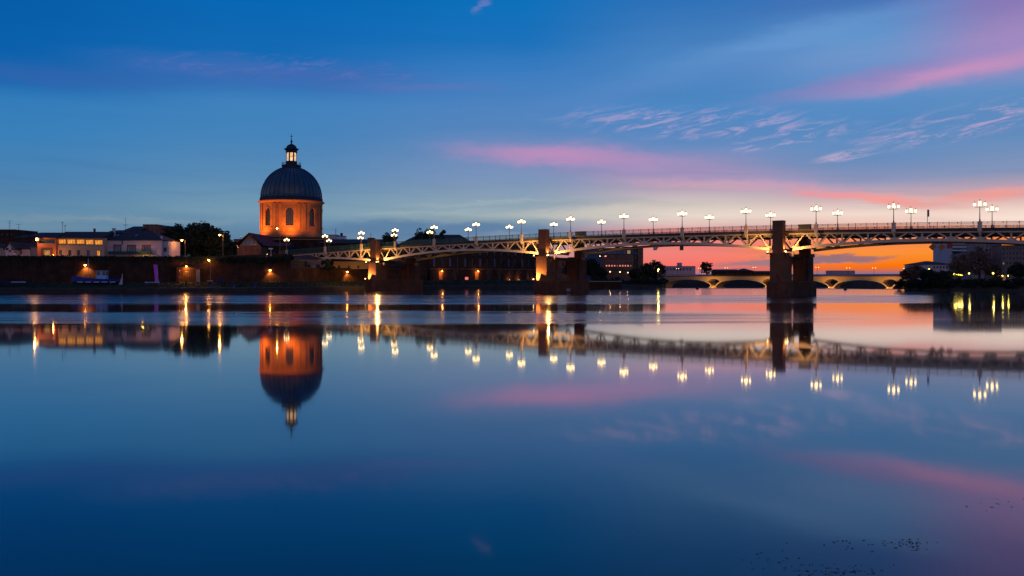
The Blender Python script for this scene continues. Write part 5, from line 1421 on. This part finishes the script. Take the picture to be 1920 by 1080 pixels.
# ------------------------------------------------------------------ red-lit block and right bank buildings
dR = 345.0
M_redlit = litwin('red_lit_window', 1.7, (1.0, 0.10, 0.05), (1.0, 0.35, 0.28))
wn = [(1136 + 5.05 * k, 1138.6 + 5.05 * k, 496.5, 500, M_redlit if (k * 7) % 5 != 3 else D_) for k in range(10)] + [(1136 + 5.05 * k, 1138.8 + 5.05 * k, 484.5, 488.5, G_) for k in range(10)] + [(1136 + 5.05 * k, 1138.8 + 5.05 * k, 505.5, 509, G_) for k in range(10)] + [(1133, 1137.5, 479, 481.6, M_redlit)]
house('office_block', 'brick block with a row of red-lit windows right of the middle pier', 'building', 1132, 1188, dR, 2.4, 477.5, wn, M_brick, 14, 'flat')
house('office_block', 'narrow tower at the right end of the red-lit block', 'building', 1196.5, 1206, dR, 2.4, 465, [(1198.5, 1200.5, 468 + 7 * k, 471.5 + 7 * k, G_ if k else B_) for k in range(6)] + [(1202, 1204, 468 + 7 * k, 471.5 + 7 * k, G_ if k else B_) for k in range(6)], M_brick, 12, 'flat')
house('office_block', 'dark recessed link between the red-lit block and its tower', 'building', 1188.4, 1196.2, dR + 2, 2.4, 467, [(1190, 1194.5, 472 + 8 * k, 476 + 8 * k, G_) for k in range(5)], mat('dark_slate_wall', (0.05, 0.07, 0.10), 0.6, 0.2), 10, 'flat')
house('office_block', 'long blue glass storey rising behind the red-lit block', 'building', 1100, 1188, 380.0, 2.4, 466.0, [(1104 + 9 * k, 1111 + 9 * k, 469, 476, B_ if k not in (8,) else D_) for k in range(9)], mat('blue_slate_wall', (0.07, 0.10, 0.18), 0.5, 0.2), 14, 'flat')
def dot_lamp(label, px, py, d, base, m, r, group, watts=0, col=WARM):
    t = thing('lamp_post', label, 'street lamp', (PX(px, d), d, base), 0.0, group); h = PZ(py, d) - base
    MB().tube([(0, 0.1, -0.3), (0, 0.1, h)], 0.06, 5).build('post', M_black, t); MB().ball((0, 0, h), r, 8, 5).build('globe', m, t)
    if watts: lamp_light(t, (0, -r - 0.15, h), watts, col)
for k, (px, py, m) in enumerate(((1144, 509.5, M_sodsoft), (1162.5, 510, M_sodsoft), (1177, 511, M_warm), (1191, 511.5, M_warm), (1125, 480.3, M_sodsoft))):
    dot_lamp('small lamp before the red-lit block, ' + ('first', 'second', 'third', 'fourth', 'high one at the far left')[k] + ('' if k == 4 else ' along the quay'), px, py, 325.0 if k < 4 else 318.0, 2.4, m, 0.22 if k < 2 else 0.13, 'lamps before the red-lit block', 30)
dot_lamp('golden lamp shining in the round tree by the far bridge', 1234.5, 505, 296, 2.4, M_yel, 0.26, None, 260, (1.0, 0.7, 0.15))
dot_lamp('lower golden lamp shining in the round tree by the far bridge', 1233.5, 507.6, 296, 2.4, M_yel, 0.2, None, 60, (1.0, 0.7, 0.15))
q = MB(); t = thing('quay_edge', 'pale stone landing edge right of the middle pier', 'quay', (PX(1040, 272), 272.0, 0.0)); q.box(0, 21, -0.6, 0.2, 2.1, 2.35); q.build('kerb', M_stone, t); MB().box(0, 21, -0.3, 0.6, -1, 2.1).build('footing', M_brickdark, t)

M_tower = mat('pale_panel', (0.56, 0.48, 0.5), 0.8, 0.12, 0.3)
M_tower2 = mat('grey_brown_render', (0.36, 0.26, 0.24), 0.9, 0.2, 0.3)
dT = 330.0
tw = house('striped_tower', 'pale apartment tower striped with long balconies behind the brown trees', 'building', 1783, 1850, dT, 2.6, 452, [], M_tower, 14, 'flat')
for k in range(9):
    zz = PZ(458 + 6.4 * k, dT) - 2.6
    b_ = MB().box(0.3, tw['w'] - 0.3, -0.9, 0.0, zz, zz + 0.5).build('balcony', M_white, tw)
    MB().box(0.5, tw['w'] - 0.5, -0.03, 0.0, zz + 0.5, zz + 1.2).build('window_band', M_glass, tw)
def block(label, x0, x1, d, y, rows, colsn, pane_f, m, group=None):
    wn = []
    for r in range(rows):
        for c in range(colsn):
            xa = x0 + (x1 - x0) * (c + 0.25) / colsn; xb = x0 + (x1 - x0) * (c + 0.75) / colsn
            ya = y + 3 + (516 - y) * r / rows
            wn.append((xa, xb, ya, ya + (516 - y) / rows * 0.5, pane_f(r, c)))
    return house('apartment_block', label, 'building', x0, x1, d, 2.6, y, wn, m, 13, 'flat', group=group)
rp_ = random.Random(8)
block('brown apartment block with windows right of the striped tower', 1822, 1846, 300.0, 474, 5, 5, lambda r, c: D_ if rp_.random() < 0.06 else G_, M_tower2)
block('apartment block with a column of glazed stair windows near the right edge', 1848, 1878, 306.0, 455, 7, 5, lambda r, c: M_blueglass if c in (1, 2, 3) else G_, M_tower2)
block('dark apartment block cut by the right picture edge', 1879, 1935, 300.0, 461, 6, 9, lambda r, c: D_ if rp_.random() < 0.03 else (B_ if rp_.random() < 0.2 else G_), mat('brown_brick_wall', (0.26, 0.17, 0.15), 0.9, 0.25, 0.3))
lb = house('low_block', 'low white building with shallow roof left of the striped tower', 'building', 1732, 1781, 288.0, 2.6, 496, [(1750 + 6 * k, 1753.5 + 6 * k, 499, 503, B_) for k in range(5)], M_pale, 14, 'hip', 489.5)
for k, (px, py, r) in enumerate(((1784.5, 514, 0.17), (1789, 514, 0.22), (1793, 514.6, 0.09), (1797, 515, 0.15), (1801, 515.6, 0.14), (1804, 516.2, 0.09), (1817, 512.6, 0.22), (1862, 512.4, 0.26))):
    dot_lamp('yellow lamp in the row on the right bank, ' + ORD[k] + ' from the left', px, py, 246.0 - k * 1.2, 2.5, M_yel, r, 'yellow lamps on the right bank', 60 * r / 0.3, (1.0, 0.7, 0.15))
dot_lamp('greenish yellow lamp second from the right edge', 1879.5, 517.2, 236.0, 2.5, M_yel, 0.13, None, 60, (1.0, 0.8, 0.1))
dot_lamp('yellow lamp nearest the right picture edge', 1890, 517, 235.0, 2.5, M_yel, 0.15, None, 30, (1.0, 0.8, 0.1))
dot_lamp('flat yellow lamp before the low white building', 1742, 505, 270.0, 2.5, M_yel, 0.28, None, 30, (1.0, 0.6, 0.15))
kb = thing('kiosk', 'small yellow lit kiosk near the right picture edge', 'kiosk', (PX(1881, 238), 238.0, 2.5)); MB().box(-0.7, 0.7, 0, 1.2, 0, 1.6).build('wall', M_beige, kb); MB().box(-0.8, 0.8, -0.2, 1.3, 1.6, 1.75).build('roof', M_black, kb)

# ------------------------------------------------------------------ things on and under the bridge
def hang(name, label, i, y, kind, m, s=0.42):
    zb = ztop(i) - bdepth(i) - 0.27
    loc = on_bridge(i, y, zb); t = thing(name, label, 'sign', loc, BRZ, 'navigation signs under the bridge')
    MB().box(-0.04, 0.04, -0.04, 0.04, -0.36, 0.12).build('hanger', M_black, t)
    mb = MB()
    if kind == 'square': mb.box(-s, s, -0.04, 0.04, -0.36 - 2 * s, -0.36)
    else: mb.yprism([(0, -0.36 - 2.5 * s), (1.25 * s, -0.36 - 1.25 * s), (0, -0.36), (-1.25 * s, -0.36 - 1.25 * s)], -0.04, 0.04)
    pl = mb.build('plate', m, t)
    return t, pl
def i_at(px):
    s = px - CX; return (878 - s) / (121.46 + 0.0554 * s)
M_signred = mat('sign_red', (0.45, 0.05, 0.05), 0.6, 0.1); M_signback = mat('sign_back', (0.13, 0.07, 0.05), 0.7, 0.2); M_signyel = mat('sign_amber', (0.50, 0.2, 0.03), 0.6, 0.15)
t, pl = hang('navigation_sign', 'white square sign with red border and slash under the third span', i_at(1228.5), 0.0, 'square', M_white)
mb = MB(); s = 0.42
mb.box(-s, s, -0.06, -0.042, -0.36 - 2 * s, -0.36 - 2 * s + 0.1); mb.box(-s, s, -0.06, -0.042, -0.46, -0.36); mb.box(-s, -s + 0.1, -0.06, -0.042, -1.1, -0.46); mb.box(s - 0.1, s, -0.06, -0.042, -1.1, -0.46)
mb.beam((-s + 0.1, -0.05, -0.46), (s - 0.1, -0.05, -1.1), 0.016, 0.09, Vector((0, 1, 0))); mb.build('red_marking', M_signred, pl)
hang('navigation_sign', 'dark square sign right of the white one under the third span', i_at(1278), 0.0, 'square', M_signback)
hang('navigation_sign', 'left amber diamond sign under the right span', i_at(1748.5), 0.0, 'diamond', M_signyel, 0.5)
hang('navigation_sign', 'right amber diamond sign under the right span', i_at(1765.5), 0.0, 'diamond', M_signyel, 0.5)
hang('navigation_sign', 'dark red square board beside the amber diamonds', i_at(1780.5), 0.0, 'square', M_signred, 0.45)
hang('navigation_sign', 'pale box light fixed over the white square sign', i_at(1230), 0.62, 'square', M_pale, 0.22)
def planter(label, px, w):
    i = i_at(px); t = thing('planter_box', label, 'planter', on_bridge(i, -0.24, ztop(i) + 0.62), BRZ)
    MB().box(-w / 2, w / 2, -0.62, -0.06, 0.05, 1.02).build('box', mat('planter_wood', (0.17, 0.16, 0.09), 0.85, 0.2, 2.0, stretch=(5, 1, 0.4)), t)
    for k in range(int(w / 0.3)): MB().box(-w / 2 + 0.3 * k + 0.02, -w / 2 + 0.3 * k + 0.05, -0.64, -0.62, 0.08, 1.0).build('slat_joint', M_frame, t)
    MB().box(-w / 2 - 0.03, w / 2 + 0.03, -0.66, -0.04, 1.02, 1.1).build('rim', M_frame, t)
planter('slatted planter box on the railing right of the right pier', 1511, 2.3)
planter('slatted planter box on the railing right of the middle pier', 1091, 2.5)
i = i_at(1711); t = thing('banner_sign', 'narrow upright grey panel on a pole behind the second right lamp', 'sign', on_bridge(i, WID - 0.6, ztop(i) + 0.62), BRZ)
hh = PZ(392, 165) - (ztop(i) + 0.62); MB().tube([(0, 0, 0), (0, 0, hh)], 0.05, 6).build('pole', M_black, t); MB().box(-0.05, 0.32, -0.04, 0.04, hh - 1.35, hh).build('panel', mat('grey_panel', (0.2, 0.19, 0.2), 0.7, 0.1), t)
# water level gauge on the middle pier
gx = on_bridge(6.5 - 0.0, 0, 0)
t = thing('pier_sign', 'small white number plate low on the middle pier base', 'sign', on_bridge(6.5 - 2.04 / SL, 6.2, 0.35), BRZ)
MB().box(0.0, 0.06, -0.75, 0.75, 0.0, 0.6).build('plate', M_pale, t); mb = MB(); mb.box(0.061, 0.075, -0.5, -0.15, 0.12, 0.5); mb.box(0.061, 0.075, 0.1, 0.45, 0.2, 0.5); mb.build('marking', M_boatblue, t)
# buoys
for k, (px, py, lab) in enumerate(((1307.5, 541.6, 'small dark buoy before the first far arch'), (1585, 543.2, 'small dark buoy right of the right pier'))):
    d = F * CH / (py - HY); t = thing('buoy', lab, 'buoy', (PX(px, d), d, 0.0))
    MB().lathe([(0.25, -0.3), (0.5, 0.0), (0.5, 0.25), (0.3, 0.5), (0.08, 0.6)], 10).build('float', M_black, t); MB().tube([(0, 0, 0.5), (0, 0, 0.95)], 0.05, 5).build('top_mark', M_signred, t)
# drifting weed near the viewer
rr = random.Random(12); mb = MB()
def weed(px, py, n, sx, sy):
    for k in range(n):
        x_, y_ = px + rr.gauss(0, sx), py + rr.gauss(0, sy)
        d = F * CH / (max(y_, 560) - HY); X = PX(x_, d); l = rr.uniform(0.012, 0.05); w = rr.uniform(0.004, 0.011); a = rr.gauss(0.3, 0.4)
        c, s = math.cos(a) * l, math.sin(a) * l; e, f = -math.sin(a) * w, math.cos(a) * w; z = rr.uniform(0.004, 0.012)
        mb.add([(X - c, d - s, 0.003), (X + e, d + f, z), (X + c, d + s, 0.003), (X - e, d - f, z + rr.uniform(0, 0.006))], [(0, 1, 2, 3)])
weed(1700, 1018, 46, 16, 6); weed(1570, 1072, 64, 34, 7); weed(1450, 1055, 22, 30, 14); weed(1660, 1020, 20, 40, 8); weed(1870, 945, 10, 26, 8); weed(1590, 1020, 8, 30, 5)
wo__ = mb.build('drifting_weed', mat('dead_weed', (0.26, 0.16, 0.13), 0.8, 0.4, 8.0)); wo__['kind'] = 'stuff'; tag(wo__, 'scattered dead water weed drifting on the near surface', 'weed')
